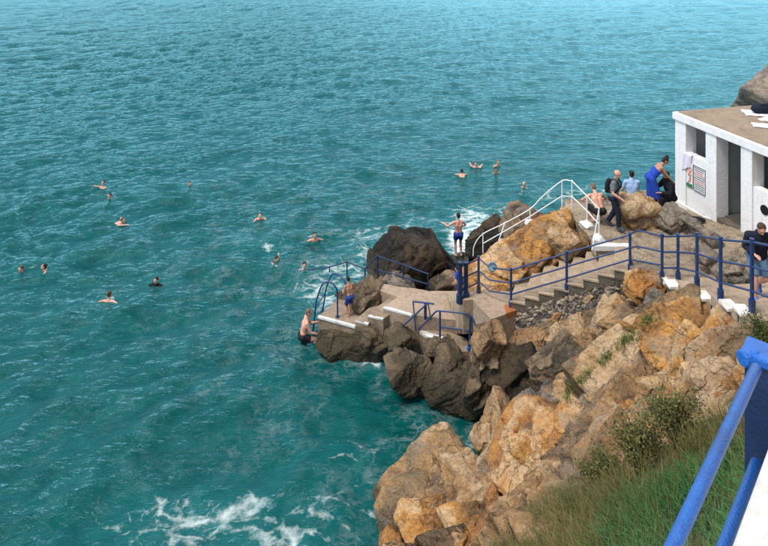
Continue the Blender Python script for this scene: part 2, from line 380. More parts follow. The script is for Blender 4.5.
# ------------------------------------------------------------------ sea
def build_sea():
    def axis(segs):
        out = [segs[0][0]]
        for (a, b, st, g) in segs:
            x = a; s_ = st
            while x < b - 1e-6:
                x = min(x + s_, b); s_ *= g; out.append(x)
        return np.array(out)
    ys = np.concatenate([axis([(-60, 10, 2, 1)]), axis([(10, 34, .13, 1), (34, 120, .15, 1.012), (120, 4000, 2.5, 1.09)])[1:]])
    xp = axis([(0, 20, .14, 1), (20, 60, .16, 1.03), (60, 3000, 2, 1.12)]); xs = np.concatenate([-xp[::-1][:-1], xp])
    X, Y = np.meshgrid(xs, ys); sh = X.shape; x = X.ravel(); y = Y.ravel()
    rg = np.random.RandomState(3); z = np.zeros_like(x)
    dist = np.hypot(x, y)
    P2 = np.stack([x, y, 0 * x], 1)
    wx = fbm(P2 * .22 + 5, 3) * 1.3; wy = fbm(P2 * .22 + 55, 3) * 1.3
    amp = np.clip(.8 + .5 * fbm(P2 * .05 + 9, 3), .35, 1.4)
    chop = np.clip(.5 - (x - .02 * y) / 30, .05, 1)
    for k in range(46):
        lam = 0.45 * 1.075 ** k * (1 + .1 * rg.randn()); th = R(-72) + rg.randn() * .62
        a = .0125 * lam ** .9 / (1 + (lam / 4.5) ** 2)
        vis = np.clip(2.2 - dist * .0042 / lam * 2.2, 0, 1)
        ph = 2 * math.pi / lam * ((x + wx) * math.cos(th) + (y + wy) * math.sin(th)) + rg.rand() * 6.28
        z += a * vis * (np.sin(ph) + .25 * np.sin(2 * ph + .6))
    z *= amp * (.55 + .45 * chop)
    z = np.where((ys.max() - y < 1) | (y < 9), 0, z)
    # foam density: swash round the rocks, the breaking wave and the channel beside the dark rock
    foam = np.zeros_like(x)
    for (px, py, rx, ry, v) in FOAM:
        c = W(px, py, 0)
        foam = np.maximum(foam, v * np.exp(-(((x - c.x) / rx) ** 2 + ((y - c.y) / ry) ** 2)))
    lace = np.clip(.55 * np.exp(-(((x + 2.5) / 6.5) ** 2 + ((y - 25) / 9) ** 2)) + .35 * np.exp(-(((x - 0.2) / 3.5) ** 2 + ((y - 16) / 3.5) ** 2)) + .3 * np.exp(-(((x - 5) / 9) ** 2 + ((y - 34) / 12) ** 2)), 0, 1)
    ny, nx = sh; i = np.arange(ny - 1)[:, None] * nx + np.arange(nx - 1)[None, :]
    Fc = np.stack([i, i + 1, i + nx + 1, i + nx], -1).reshape(-1, 4)
    me = np_mesh(np.stack([x, y, z], 1), Fc, True, {'foam': foam, 'lace': lace, 'chop': chop})
    s = NT('sea_water')
    pos = s.pos()
    fo = s.n('ShaderNodeAttribute', attribute_name='foam').outputs['Fac']
    la = s.n('ShaderNodeAttribute', attribute_name='lace').outputs['Fac']
    c = s.mix(s.noise(.12, 4, .5, .4), (.0, .043, .043), (.0, .070, .068))
    c = s.mix(s.maprange(s.noise(1.1, 5, .6, .8), .4, .75, 0, .5), c, (.001, .11, .102))
    def moved(seed, sc=(1, 1, 1)):
        mp = s.n('ShaderNodeMapping'); mp.inputs['Location'].default_value = (seed, seed * .7, 0); mp.inputs['Scale'].default_value = sc; s.l(pos, mp.inputs[0]); return mp.outputs[0]
    def lines(scale, dist, width, seed):
        n = s.noise(scale, 5, .62, dist, moved(seed, (.8, 1.2, 1)))
        return s.maprange(s.math('ABSOLUTE', s.math('SUBTRACT', n, .5)), 0, width, 1, 0)
    patch = s.math('MULTIPLY', s.maprange(s.noise(.5, 4, .6, .3), .40, .60, 0, 1), s.maprange(s.noise(2.0, 4, .6, .3, moved(5)), .42, .62, 0, 1))
    web = s.math('MAXIMUM', lines(1.3, .7, .05, 3), s.math('MULTIPLY', lines(3.0, .6, .07, 11), .8))
    thin = s.math('MULTIPLY', s.math('MULTIPLY', web, patch), s.math('MULTIPLY', la, .8), clamp=True)
    def vor(scale, seed):
        wn = s.n('ShaderNodeTexNoise'); wn.inputs['Scale'].default_value = 1.3; wn.inputs['Detail'].default_value = 4; s.l(pos, wn.inputs['Vector'])
        vm = s.n('ShaderNodeVectorMath', operation='MULTIPLY_ADD'); s.l(wn.outputs['Color'], vm.inputs[0]); vm.inputs[1].default_value = (1.1, 1.1, 0); s.l(moved(seed, (.75, 1.25, 0)), vm.inputs[2])
        v = s.n('ShaderNodeTexVoronoi', feature='DISTANCE_TO_EDGE'); v.inputs['Scale'].default_value = scale; s.l(vm.outputs[0], v.inputs['Vector'])
        return s.maprange(v.outputs['Distance'], 0, .34, 1, 0)
    nn = s.math('ADD', s.math('MULTIPLY', s.math('MAXIMUM', vor(1.0, 21), s.math('MULTIPLY', vor(2.6, 41), .85)), .75), s.math('MULTIPLY', s.math('SUBTRACT', s.noise(3.5, 7, .7), .5), 1.1))
    dense = s.maprange(s.math('ADD', s.math('MULTIPLY', fo, .72), nn), .92, 1.5, 0, 1)
    dense = s.math('MULTIPLY', dense, s.maprange(fo, .08, .3, 0, 1))
    ff = s.math('MAXIMUM', dense, s.math('MULTIPLY', thin, .42), clamp=True)
    c = s.mix(s.math('MULTIPLY', fo, .5), c, (.008, .16, .16))
    c = s.mix(ff, c, (.70, .76, .76))
    h1 = s.n('ShaderNodeMapping'); h1.inputs['Rotation'].default_value = (0, 0, R(14)); h1.inputs['Scale'].default_value = (.42, 1.3, 1); s.l(pos, h1.inputs[0])
    ch = s.n('ShaderNodeAttribute', attribute_name='chop').outputs['Fac']
    c2 = s.maprange(ch, 0, 1, .42, 1)
    nb = s.bump(s.math('MULTIPLY', s.noise(.5, 6, .62, .4, h1.outputs[0]), c2), .6, .42); nb = s.bump(s.noise(1.6, 6, .62, .6, h1.outputs[0]), .65, .15, nb)
    nb = s.bump(s.math('MULTIPLY', s.noise(4, 5, .62, .4, h1.outputs[0]), ch), .9, .11, nb)
    df = s.n('ShaderNodeBsdfDiffuse'); s.l(c, df.inputs['Color']); s.l(nb, df.inputs['Normal'])
    tr = s.n('ShaderNodeBsdfTransparent'); tr.inputs[0].default_value = (.25, .85, .85, 1)
    gl = s.n('ShaderNodeBsdfGlossy'); gl.inputs['Color'].default_value = (.44, .88, 1, 1); gl.inputs['Roughness'].default_value = .1; s.l(nb, gl.inputs['Normal'])
    fn = s.n('ShaderNodeFresnel'); fn.inputs['IOR'].default_value = 1.30; s.l(nb, fn.inputs['Normal'])
    m1 = s.n('ShaderNodeMixShader'); s.l(s.maprange(ff, 0, .5, .90, 1), m1.inputs[0]); s.l(tr.outputs[0], m1.inputs[1]); s.l(df.outputs[0], m1.inputs[2])
    m2 = s.n('ShaderNodeMixShader'); s.l(s.math('MULTIPLY', fn.outputs[0], s.maprange(ff, 0, 1, 1, .15)), m2.inputs[0]); s.l(m1.outputs[0], m2.inputs[1]); s.l(gl.outputs[0], m2.inputs[2])
    s.l(m2.outputs[0], s.out.inputs[0])
    ob = link('sea', me, 'sea_water'); struct(ob, 'rippled teal sea with lacy foam')
    bed = mesh([(-3000, -60, -4.5), (3000, -60, -4.5), (3000, 4000, -4.5), (-3000, 4000, -4.5)], [(0, 1, 2, 3)])
    plain('seabed_sand', (.004, .12, .125), .9, .3, .3, .2); struct(link('seabed', bed, 'seabed_sand'))
FOAM = [(205, 520, 2.4, .6, .60), (150, 512, 1.4, .7, .54), (255, 505, 1.0, .4, .55), (285, 541, 1.4, .35, .8), (170, 540, 1.3, .3, .55), (100, 525, 1.2, .5, .3),
        (330, 515, 1.4, .8, .42), (350, 470, 1.3, 1.2, .38), (385, 505, .5, .35, .85), (375, 365, .45, .3, .8), (463, 440, .5, .4, .5),
        (372, 252, 1.2, 1.6, .7), (345, 272, 2.0, 1.1, .66), (318, 292, 1.2, 1.2, .72), (330, 300, .8, .8, .7), (372, 234, 1.4, 1.2, .55),
        (463, 245, .8, 3.0, 1.15), (475, 222, 1.4, 2.0, .95), (515, 212, 2.0, 1.2, .6), (420, 224, 2.2, 1.0, .5), (560, 195, 3.0, 1.4, .5),
        (600, 190, 2.5, 1.0, .45), (440, 290, .6, .5, .5), (270, 245, 1.2, .8, .38), (110, 297, .5, .3, .4), (160, 283, .6, .4, .45), (312, 236, .6, .4, .4), (304, 268, .6, .4, .45), (430, 385, 1.0, .5, .35)]
SWIM = [(102, 186), (112, 196), (189, 184), (121, 219), (25, 269), (47, 269), (159, 280), (107, 299), (260, 217), (314, 235), (275, 256), (304, 265), (462, 173.5), (476, 164), (496, 162.5), (494.5, 170), (525, 184.5)]
FOAM += [(a, b + 1, .55, .5, .36) for a, b in SWIM] + [(268, 247, .35, .4, .75)]
build_sea()

# ------------------------------------------------------------------ hillside
def build_hill():
    xs = np.concatenate([np.arange(-14, 0, .5), np.arange(0, 9, .036), np.arange(9, 46, .6)]); ys = np.concatenate([np.arange(-10, 4, .4), np.arange(4, 9, .12), np.arange(9, 18, .036), np.arange(18, 23, .12), np.arange(23, 60, .8)])
    X, Y = np.meshgrid(xs, ys); x = X.ravel(); y = Y.ravel(); z = zground(x, y)
    z = np.minimum(z, 14)
    P = np.stack([x, y, z], 1)
    JM = np.array(Euler((R(18), R(-38), R(12))).to_matrix())
    q = ((P + .2 * np.stack([fbm(P * 1.3, 3), fbm(P * 1.3 + 9, 3), fbm(P * 1.3 + 19, 3)], 1)) @ JM) * np.array([.7, 1.1, 2.0])
    rough = np.clip((y - 9.0) / 1.0 + (3.2 - x) * .3, 0, 1) * np.clip((z + .9) / .7, 0, 1)
    ah, ae, cid = facet(q * .62 + 3); bh, be, bid = facet(q * 1.5 + 11); dh, de, did = facet(q * 4.0 + 23)
    hd_ = rough * (.12 + (.58 * ah + .15 * bh + .03 * dh) - .09 * np.clip(1 - be / .07, 0, 1)); x = x - .5 * hd_; y = y + .1 * hd_; z = z + .8 * hd_ + .06 * fbm(P * 1.5, 5)
    cid = bid
    ux, uy, lx = .9226, -.386, 3.187                       # keep the mass clear of the stone stairs, the landing and the upper steps
    t = (x - 3.66) * ux + (y - 17.6) * uy; fr_ = -(x - 3.66) * .386 - (y - 17.6) * .9226
    lz = 2.4 + np.clip(t / lx, -.2, 1.1) * 1.7
    z = np.where((t > -1.3) & (t < 3.6) & (fr_ > -2.2), np.minimum(z, lz - .55 - .75 * np.clip(fr_, -.3, 1.6) + np.clip(fr_ - 1.0, 0, 9) * 3), z)
    z = np.where((x > 6.3) & (x < 9) & (y < 15.6) & (y > 10.8), np.minimum(z, 4.35 + (15.1 - np.minimum(y, 15.1)) * .39), z)
    ny, nx = X.shape; i = np.arange(ny - 1)[:, None] * nx + np.arange(nx - 1)[None, :]
    Fc = np.stack([i, i + 1, i + nx + 1, i + nx], -1).reshape(-1, 4)
    me = np_mesh(np.stack([x, y, z], 1), Fc, True, {'cell': cid})
    struct(link('hillside', me, 'rock_tan'), 'brown rocky hillside dropping to the sea')
build_hill()

# ------------------------------------------------------------------ rocks
_ico = {}
def ico(sub):
    if sub not in _ico:
        import bmesh
        bm = bmesh.new(); bmesh.ops.create_icosphere(bm, subdivisions=sub, radius=1); 
        V = np.array([v.co[:] for v in bm.verts]); Fc = np.array([[v.index for v in f.verts] for f in bm.faces]); bm.free()
        _ico[sub] = (V / np.linalg.norm(V, axis=1)[:, None], Fc)
    return _ico[sub]
JOINT = np.array(Euler((R(18), R(-38), R(12))).to_matrix())
def rock_mesh(seed, size, rot=(0, 0, 0), sub=5, planes=12, block=.75, groove=.05, step=.09, lf=.16, box=3.2, at=(0, 0, 0), cut=(.52, .94)):
    V, Fc = ico(sub); rg = np.random.RandomState(seed)
    M0 = np.array(Euler(tuple(R(a) for a in rot)).to_matrix()); d = V; r = 1 / (np.abs(d) ** box).sum(1) ** (1 / box)
    for k in range(planes):
        n = JOINT[:, k % 3] * (1 if (k // 3) % 2 else -1) + rg.randn(3) * (.22 if k < 9 else .8)
        n = (n @ M0) * np.array(size); n /= np.linalg.norm(n); ds = rg.uniform(*cut)
        t = ds / np.maximum(d @ n, 1e-3)
        e = .018; hh = np.clip(.5 + .5 * (t - r) / e, 0, 1); r = t * (1 - hh) + r * hh - e * hh * (1 - hh)
    lf *= .65; step *= 1.7; groove *= 1.3; sz = np.array(size) * 1.12; P = d * r[:, None] * sz
    nrm = d / sz; nrm /= np.linalg.norm(nrm, axis=1)[:, None]
    M = np.array(Euler(tuple(R(a) for a in rot)).to_matrix()); P = P @ M.T; nrm = nrm @ M.T
    Q = P + np.array(at); m = float(np.mean(sz)); so_ = seed * 3.17
    P = P + nrm * (lf * m * fbm(Q * (1.1 / max(m, .3)) + so_, 3))[:, None]
    q = ((Q + .16 * np.stack([fbm(Q * 1.7 + 3, 3), fbm(Q * 1.7 + 33, 3), fbm(Q * 1.7 + 63, 3)], 1)) @ JOINT) / block * np.array([.55, .85, 1.6])
    fh, fe, cid = facet(q + so_ * .37); edge = np.clip(fe / .07, 0, 1); big = fbm(Q * .9 + 7 + so_, 2)
    P = P + nrm * (step * .85 * fh - groove * (1 - edge) ** 2 * np.clip(.6 + big, .15, 1.2))[:, None]
    gh, ge, gid = facet(q * 2.6 + 40)
    P = P + nrm * (step * .22 * gh - groove * .4 * np.clip(1 - ge / .08, 0, 1) ** 2)[:, None]
    kh, ke, kid = facet(q * 6.5 + 80); P = P + nrm * (step * .06 * kh)[:, None]
    P = P + nrm * (.022 * fbm(Q * 4.5, 5, .55) + .014 * (1 - np.abs(fbm(Q * 7 + 50, 3))))[:, None]
    return np_mesh(P, Fc, True, {'cell': cid * .7 + gid * .3})
def rock(label, px, py, D, size, rot=(0, 0, 0), seed=1, mat='rock_tan', sub=5, name='boulder', cat='rock', group=None, parent=None, **kw):
    c = WD(px, py, D)
    o = link(name, rock_mesh(seed, size, rot, sub, at=c, **kw), mat, parent); o.location = c
    if parent is None: tag(o, label, cat, group)
    return o

# dark sea rocks and the orange outcrop
rock('large dark wet rock standing in the sea beside the standing swimmer', 415, 266, 23.0, (1.4, 1.1, 1.02), (0, 4, 10), 11, 'rock_dark', 6, 'sea_rock', block=1.3, step=.13, groove=.1, lf=.25, planes=7, cut=(.78, 1.0), box=3.6)
rock('wave washed ledge under the standing swimmer', 458, 265, 24.3, (.7, .5, .22), (0, 0, 10), 15, 'rock_dark', 5, 'sea_rock', planes=6, cut=(.8, 1.0))
rock('low dark ledge at the foot of the large dark sea rock', 434, 283, 22.4, (.75, .6, .55), (0, 10, 50), 12, 'rock_dark', 5, 'sea_rock')
rock('dark jagged rock behind the orange outcrop, beside the white foam channel', 494, 244, 22.6, (1.2, .9, 1.25), (0, -12, 8), 13, 'rock_dark', 6, 'sea_rock', block=.8, step=.14, groove=.09)
rock('brown rock on the seaward side of the white handrail', 522, 229, 21.0, (.75, .7, .75), (10, -20, 8), 14, 'rock_brown', 5, 'sea_rock')
rock('long orange slab of rock rising beside the stone stairs with a round disc on it', 520, 268, 19.4, (2.25, .85, .95), (0, -31, -6), 21, 'rock_orange', 6, 'rock_outcrop', block=1.1, step=.12, groove=.07, lf=.1)
rock('grey faced block topping the orange outcrop below the terrace', 563, 241, 19.0, (.85, .6, .68), (12, -16, -22), 22, 'rock_tan', 6, 'rock_outcrop', step=.06, groove=.03, lf=.1)
# rocks the people sit on
rock('brown block of rock the man in the pale blue shirt sits on', 638, 219, 19.15, (.82, .5, .62), (0, 0, 6), 31, 'rock_tan', 5, 'seat_rock', lf=.07, planes=5, box=5)
rock('grey rock under the woman in the blue wrap', 671, 221, 18.7, (.62, .5, .58), (0, 4, -10), 32, 'rock_grey', 5, 'seat_rock', lf=.09, box=4)
# under the stairs
rock('pillar of brown rock below the gate posts', 478, 380, 16.8, (.52, .55, 1.2), (-6, 14, 10), 41, 'rock_brown', 6, block=.9, step=.1, groove=.07)
rock('pale capped rock under the landing', 486, 345, 16.7, (.4, .42, .55), (-5, 20, 20), 42, 'rock_tan', 5)
rock('dark block in the gully beneath the stairs', 516, 378, 16.6, (.8, .6, .95), (0, 12, 15), 43, 'rock_dark', 5)
rock('big angular block below the stairs with a pale top edge', 562, 368, 15.5, (1.05, .7, .82), (8, -30, 14), 44, 'rock_brown', 6, step=.08, groove=.05, planes=11)
rock('dark low rock deep in the gully', 548, 398, 16.0, (1.0, .6, .6), (0, -12, 0), 45, 'rock_dark', 5)
rock('smooth brown boulder below the top of the stairs', 616, 330, 15.2, (.85, .65, .72), (0, -20, 30), 46, 'rock_tan', 6, lf=.12)
rock('pale rounded rock at the foot of the railing bend', 648, 287, 15.1, (.5, .42, .5), (0, -10, 0), 47, 'rock_orange', 5)
rock('small tan stone wedged above the green strip', 621, 340, 14.6, (.26, .25, .24), (0, 0, 0), 48, 'rock_orange', 4)
rock('dark cracked rock beneath the white edged steps', 684, 318, 14.0, (.62, .5, .55), (0, -18, 12), 49, 'rock_brown', 5, block=.4)
rock('narrow grey rock beside the cracked rock beneath the steps', 661, 315, 14.3, (.34, .4, .55), (0, -14, 0), 50, 'rock_grey', 5, block=.4)
# shore by the bathing platform
rock('rounded brown boulder at the water edge below the blue frame', 413, 374, 17.7, (.86, .7, .72), (0, 8, 10), 51, 'rock_brown', 6, lf=.15, step=.07)
rock('small dark rock beside the rounded shore boulder', 449, 371, 17.5, (.42, .42, .6), (0, 12, 0), 52, 'rock_brown', 5)
rock('dark weedy rock under the ladder platform', 338, 346, 19.25, (.62, .5, .36), (0, 5, 15), 53, 'rock_brown', 5)
rock('dark weedy rock under the platform steps', 373, 343, 18.95, (.5, .4, .42), (0, -8, 40), 54, 'rock_brown', 5)
rock('brown rock below the platform landing', 398, 341, 18.6, (.42, .4, .5), (0, 15, 0), 55, 'rock_brown', 5)
rock('brown stones below the ledge slab', 440, 357, 17.9, (.55, .4, .42), (0, 0, 0), 56, 'rock_brown', 5, block=.35)
rock('jumbled brown rock between the boy and the landing', 371, 297, 20.5, (.62, .5, .42), (0, 12, 20), 57, 'rock_brown', 5, block=.4, step=.1)
rock('flat rock seaward of the boy', 352, 296, 21.2, (.5, .5, .42), (0, -8, 0), 58, 'rock_brown', 5)
rock('low rock beneath the sea handrail', 398, 292, 21.3, (.95, .5, .42), (0, 8, -8), 59, 'rock_grey', 5)
rock('weedy yellowish rock between the landing and the dark sea rock', 446, 288, 21.0, (.55, .5, .42), (0, 5, 0), 60, 'rock_brown', 5)
rock('low brown ledge running along the foot of the bathing platform', 360, 347, 19.2, (1.5, .42, .34), (0, -3, -14), 76, 'rock_brown', 6, block=1.0, step=.07, planes=7, cut=(.7, 1.0))
rock('broad brown rock joining the shore boulders below the landing', 462, 391, 17.2, (1.15, .45, .6), (0, -8, -6), 77, 'rock_brown', 6, block=1.2, step=.08, planes=8, cut=(.65, 1.0))
# near shore
rock('smooth brown slab sloping into the sea', 430, 486, 13.9, (1.15, .9, .5), (16, -16, 18), 61, 'rock_tan', 6, block=1.8, step=.05, groove=.06, lf=.16, planes=5, cut=(.8, 1.0), box=3)
rock('dark base of rock at the water edge under the brown slab', 409, 520, 13.0, (.7, .7, .55), (0, -12, 0), 62, 'rock_tan', 6, block=1.4, planes=7, cut=(.7, 1.0), step=.06)
rock('cracked tan blocks behind the pale boulders', 467, 496, 13.1, (.78, .6, .55), (8, -14, -18), 63, 'rock_tan', 6, block=.8, step=.08, groove=.08, box=5, planes=6, cut=(.75, 1.0))
rock('upright tan pillar of rock beside the inlet', 494, 430, 14.2, (.42, .42, .92), (6, 16, 10), 64, 'rock_tan', 6, step=.06)
rock('small tan block at the foot of the upright pillar', 494, 468, 13.7, (.33, .35, .55), (0, 6, 20), 65, 'rock_tan', 5)
rock('grey leaning slab behind the big orange rock', 525, 416, 14.2, (.7, .42, .6), (-8, 34, 10), 66, 'rock_grey', 5, block=.5)
rock('grey stone on the edge of the gully', 552, 405, 14.6, (.55, .4, .32), (0, 14, -10), 67, 'rock_grey', 5, block=.5)
rock('big smooth orange rock above the grass', 558, 476, 12.2, (1.2, .95, .72), (14, 20, -30), 68, 'rock_orange', 6, block=1.8, step=.06, groove=.07, lf=.14, planes=6, cut=(.72, 1.0))
rock('orange shoulder of rock running down into the grass', 530, 494, 12.1, (.5, .65, .8), (14, 6, 10), 69, 'rock_orange', 6, block=.6, step=.08)
rock('long orange ridge behind the shrub', 592, 462, 11.9, (.85, .6, .6), (0, 24, -15), 70, 'rock_orange', 6, block=.7)
rock('orange rock half buried in the dry grass', 578, 492, 11.3, (.62, .5, .5), (10, 14, -20), 75, 'rock_orange', 5, block=.6)
rock('pale boulder at the bottom of the shore', 424, 534, 12.3, (.6, .55, .52), (0, 8, 20), 71, 'rock_orange', 5, lf=.12, step=.05)
rock('orange boulder beside the pale boulder', 467, 536, 11.9, (.5, .5, .56), (0, -8, 0), 72, 'rock_orange', 5, step=.07)
rock('rounded orange boulder at the edge of the grass', 495, 524, 11.9, (.46, .5, .62), (0, 10, 15), 73, 'rock_orange', 5, step=.06)
rock('small pale stone at the water edge', 395, 541, 12.5, (.26, .35, .26), (0, 0, 0), 74, 'rock_orange', 4)
# slope below the steps
rock('large sloping slab of tan rock beside the green strip', 634, 368, 12.9, (2.05, .85, .85), (30, -38, 4), 81, 'rock_tan', 6, block=1.5, step=.08, groove=.08, lf=.08, planes=8)
rock('thin tan slab on the far side of the green strip', 588, 372, 14.4, (1.2, .3, .28), (20, -36, 4), 82, 'rock_tan', 5, block=.6)
rock('massive orange crag below the white edged steps', 694, 349, 12.7, (1.3, .85, .85), (22, -14, -12), 83, 'rock_orange', 6, block=.8, step=.14, groove=.1, planes=9)
rock('orange rock face under the railing posts', 735, 350, 11.9, (.75, .6, .6), (10, -5, 0), 84, 'rock_orange', 5, block=.8)
rock('grey rounded boulder in front of the sloping slab', 606, 418, 12.6, (.62, .5, .46), (10, -20, 12), 85, 'rock_grey', 5, lf=.12)
rock('tan boulder behind the shrub', 640, 428, 11.5, (.62, .5, .52), (10, -10, 20), 86, 'rock_orange', 5)
rock('big orange boulder beneath the blue handrail post', 712, 408, 10.7, (.86, .65, .62), (24, -24, -8), 87, 'rock_orange', 6, block=.7, step=.09, groove=.07)
rock('tan rock under the big orange boulder', 668, 412, 11.4, (.5, .5, .55), (10, -30, 0), 88, 'rock_tan', 5)
rock('orange rock beside the bush', 752, 405, 10.0, (.5, .5, .75), (10, -10, 0), 89, 'rock_orange', 5)
rock('pale boulder on the terrace behind the steps', 736, 276, 14.6, (.36, .4, .36), (0, 0, 30), 90, 'rock_grey', 5)
rock('low pale stone on the terrace near the railing', 707, 259, 15.9, (.5, .25, .16), (0, 0, 60), 91, 'rock_grey', 5)
rock('low stone kerb in front of the hut', 702, 231, 17.5, (.16, .7, .12), (0, 0, 18), 92, 'rock_grey', 5, box=5, planes=4)
rock('far rocky headland beyond the hut roof', 794, 103, 36, (3.7, 3.0, 2.8), (0, -30, 10), 97, 'rock_grey', 6, 'headland', 'headland', block=2.6, step=.22, groove=.14, lf=.12)
# loose stones tumbled between the big rocks
rg = random.Random(5); nst = 0
stones = [rock_mesh(200 + i, (1, .8, .7), (0, 0, 0), 4, planes=14, block=1.1, step=.1, groove=.03, lf=.1, box=5) for i in range(6)]
for i in range(60):
    x = rg.uniform(.6, 7.0); y = rg.uniform(10.2, 17.2); z = float(zground(x, y))
    if z < -.1 or z > 5.6 or (y > 14.8 and x > 5.6): continue
    me = stones[i % 6]
    if not me.materials: me.materials.append(MATS[('rock_tan', 'rock_brown', 'rock_orange')[i % 3]])
    o = link('loose_stone', me); sc_ = rg.uniform(.12, .34); o.location = (x, y, z + .05); o.scale = (sc_ * rg.uniform(.8, 1.4), sc_, sc_ * rg.uniform(.6, 1))
    o.rotation_euler = (rg.uniform(-.5, .5), rg.uniform(-.6, .6), rg.uniform(0, 6)); tag(o, 'loose angular stone lying among the big rocks of the slope', 'stone', 'loose stones on the slope')

# ------------------------------------------------------------------ terrace and stairs
def build_terrace():
    ys = np.arange(13.2, 21.0, .09); bl = [(13.2, 8.75), (15.02, 8.75), (15.1, 6.8), (16.4, 6.55), (16.45, 6.9), (17.6, 7.0), (17.7, 6.15), (18.8, 6.1), (19.9, 5.95), (21, 6.2)]
    xl = np.interp(ys, [b[0] for b in bl], [b[1] for b in bl])
    n = 70; u = np.linspace(0, 1, n) ** 1.3
    X = xl[:, None] + u[None, :] * (14 - xl[:, None]); Y = np.repeat(ys[:, None], n, 1); x = X.ravel(); y = Y.ravel()
    P = np.stack([x, y, 0 * x], 1); z = zt(x, y); f1, f2, cid = worley(P * np.array([.9, 1.1, 1]) + fbm(P * 1.2, 3)[:, None] * .35)
    z = z + .05 * fbm(P * .8, 4) + .04 * (cid - .5) - .05 * np.clip(1 - (f2 - f1) / .07, 0, 1) + .02 * fbm(P * 4, 3)
    i = np.arange(len(ys) - 1)[:, None] * n + np.arange(n - 1)[None, :]
    Fc = np.stack([i, i + 1, i + n + 1, i + n], -1).reshape(-1, 4)
    me = np_mesh(np.stack([x, y, z], 1), Fc, True, {'cell': cid})
    o = struct(link('terrace', me, 'terrace_stone'), 'uneven tan stone terrace in front of the hut')
    m = o.modifiers.new('thick', 'SOLIDIFY'); m.thickness = .7; m.offset = -1
rock_mat('terrace_stone', [(.20, .16, .12), (.32, .25, .18), (.40, .31, .22), (.47, .38, .28)], tide=False, rand=.15)
build_terrace()

def step_mesh(w, t, h, drop=.6, seed=0, mat='concrete_step'):
    """worn step: a slightly irregular block, top at z=0; x along the going, y across"""
    rg = np.random.RandomState(seed); nx, ny = 3, 9
    xs = np.linspace(0, t, nx); ys = np.linspace(0, w, ny); top = []
    for y in ys:
        for k, x in enumerate(xs): top.append((x + (rg.randn() * .008 if k == 0 else 0), y, rg.randn() * .006 - (.008 if k == 0 else 0) - .012 * math.sin(math.pi * y / w)))
    bot = [(p[0], p[1], -drop) for p in top]; n = len(top); f = []
    for j in range(ny - 1):
        for i in range(nx - 1): a = j * nx + i; f.append((a, a + 1, a + nx + 1, a + nx)); f.append((n + a, n + a + nx, n + a + nx + 1, n + a + 1))
    ring = [i for i in range(nx)] + [j * nx + nx - 1 for j in range(1, ny)] + [(ny - 1) * nx + i for i in range(nx - 2, -1, -1)] + [j * nx for j in range(ny - 2, 0, -1)]
    for a, b in zip(ring, ring[1:] + ring[:1]): f.append((a, n + a, n + b, b))
    me = mesh(top + bot, f); me.materials.append(MATS[mat]); return me

A0 = Vector((3.66, 17.6, 2.4)); A1 = Vector((6.6, 16.37, 4.1))
run = Vector((A1.x - A0.x, A1.y - A0.y, 0)); L = run.length; ax = run.normalized(); pp = Vector((-ax.y, ax.x, 0)); ang = math.atan2(ax.y, ax.x)
st = tag(empty('stone_stairs', A0, ang), 'worn stone stairs climbing beside the orange outcrop to the terrace', 'stairs')
N = 8
for i in range(N):
    o = link('step', step_mesh(1.55, L / N + .04, .19, .9, i, 'concrete_dark'), None, st); o.location = (i * L / N, -.04, (i + 1) * 1.72 / N - .05); o.rotation_euler = (0, 0, random.Random(i).uniform(-.02, .02))  # shade of risers and ends put into the colour: darker concrete than the treads
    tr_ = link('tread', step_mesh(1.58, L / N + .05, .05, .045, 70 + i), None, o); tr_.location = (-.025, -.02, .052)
up = tag(empty('upper_steps', (6.82, 15.1, 4.6), R(-90)), 'stone steps with white painted ends beside the blue railing', 'stairs')
for i in range(8):
    o = link('step', step_mesh(1.85, .52, .19, .9, 20 + i), None, up); o.location = (i * .475, 0, (i + 1) * 1.48 / 8 - .12)
    if i in (2, 5): continue
    b = MB().box(-.03, .30, -.10, .13 + .06 * random.Random(i + 5).random(), -.07, .01).build('painted_edge', 'white_paint', o, bevel=.02); b.rotation_euler = (0, 0, random.Random(i).uniform(-.06, .06))

# landing below the stairs
ld = tag(empty('landing', (0, 0, 0)), 'pinkish concrete landing between the gate posts and the stone stairs', 'landing')
P = [W(474, 292, 2.4), W(514, 291, 2.4), W(531, 300, 2.4), W(516, 310, 2.4), W(491, 319, 2.4), W(473, 300, 2.4)]
MB().prism(P, .8, 2.4).build('slab', 'concrete_pink', ld, rough=.022)
MB().prism([W(504, 305, 2.405), W(513, 303, 2.405), W(516, 310.3, 2.405), W(506, 313.5, 2.405)], 2.25, 2.407).build('rust_stain', 'rust_stain', ld, bevel=.01)
a = W(458, 301, 1.34); b = W(474, 298, 2.4); d = (b - a); d.z = 0
gs = tag(empty('short_steps', a, math.atan2(d.y, d.x)), 'short steep concrete steps behind the gate posts', 'stairs')
for i in range(5):
    o = link('step', step_mesh(.9, d.length / 5 + .05, .2, 1.0, 50 + i), None, gs); o.location = (i * d.length / 5, -.35, (i + 1) * 1.06 / 5)

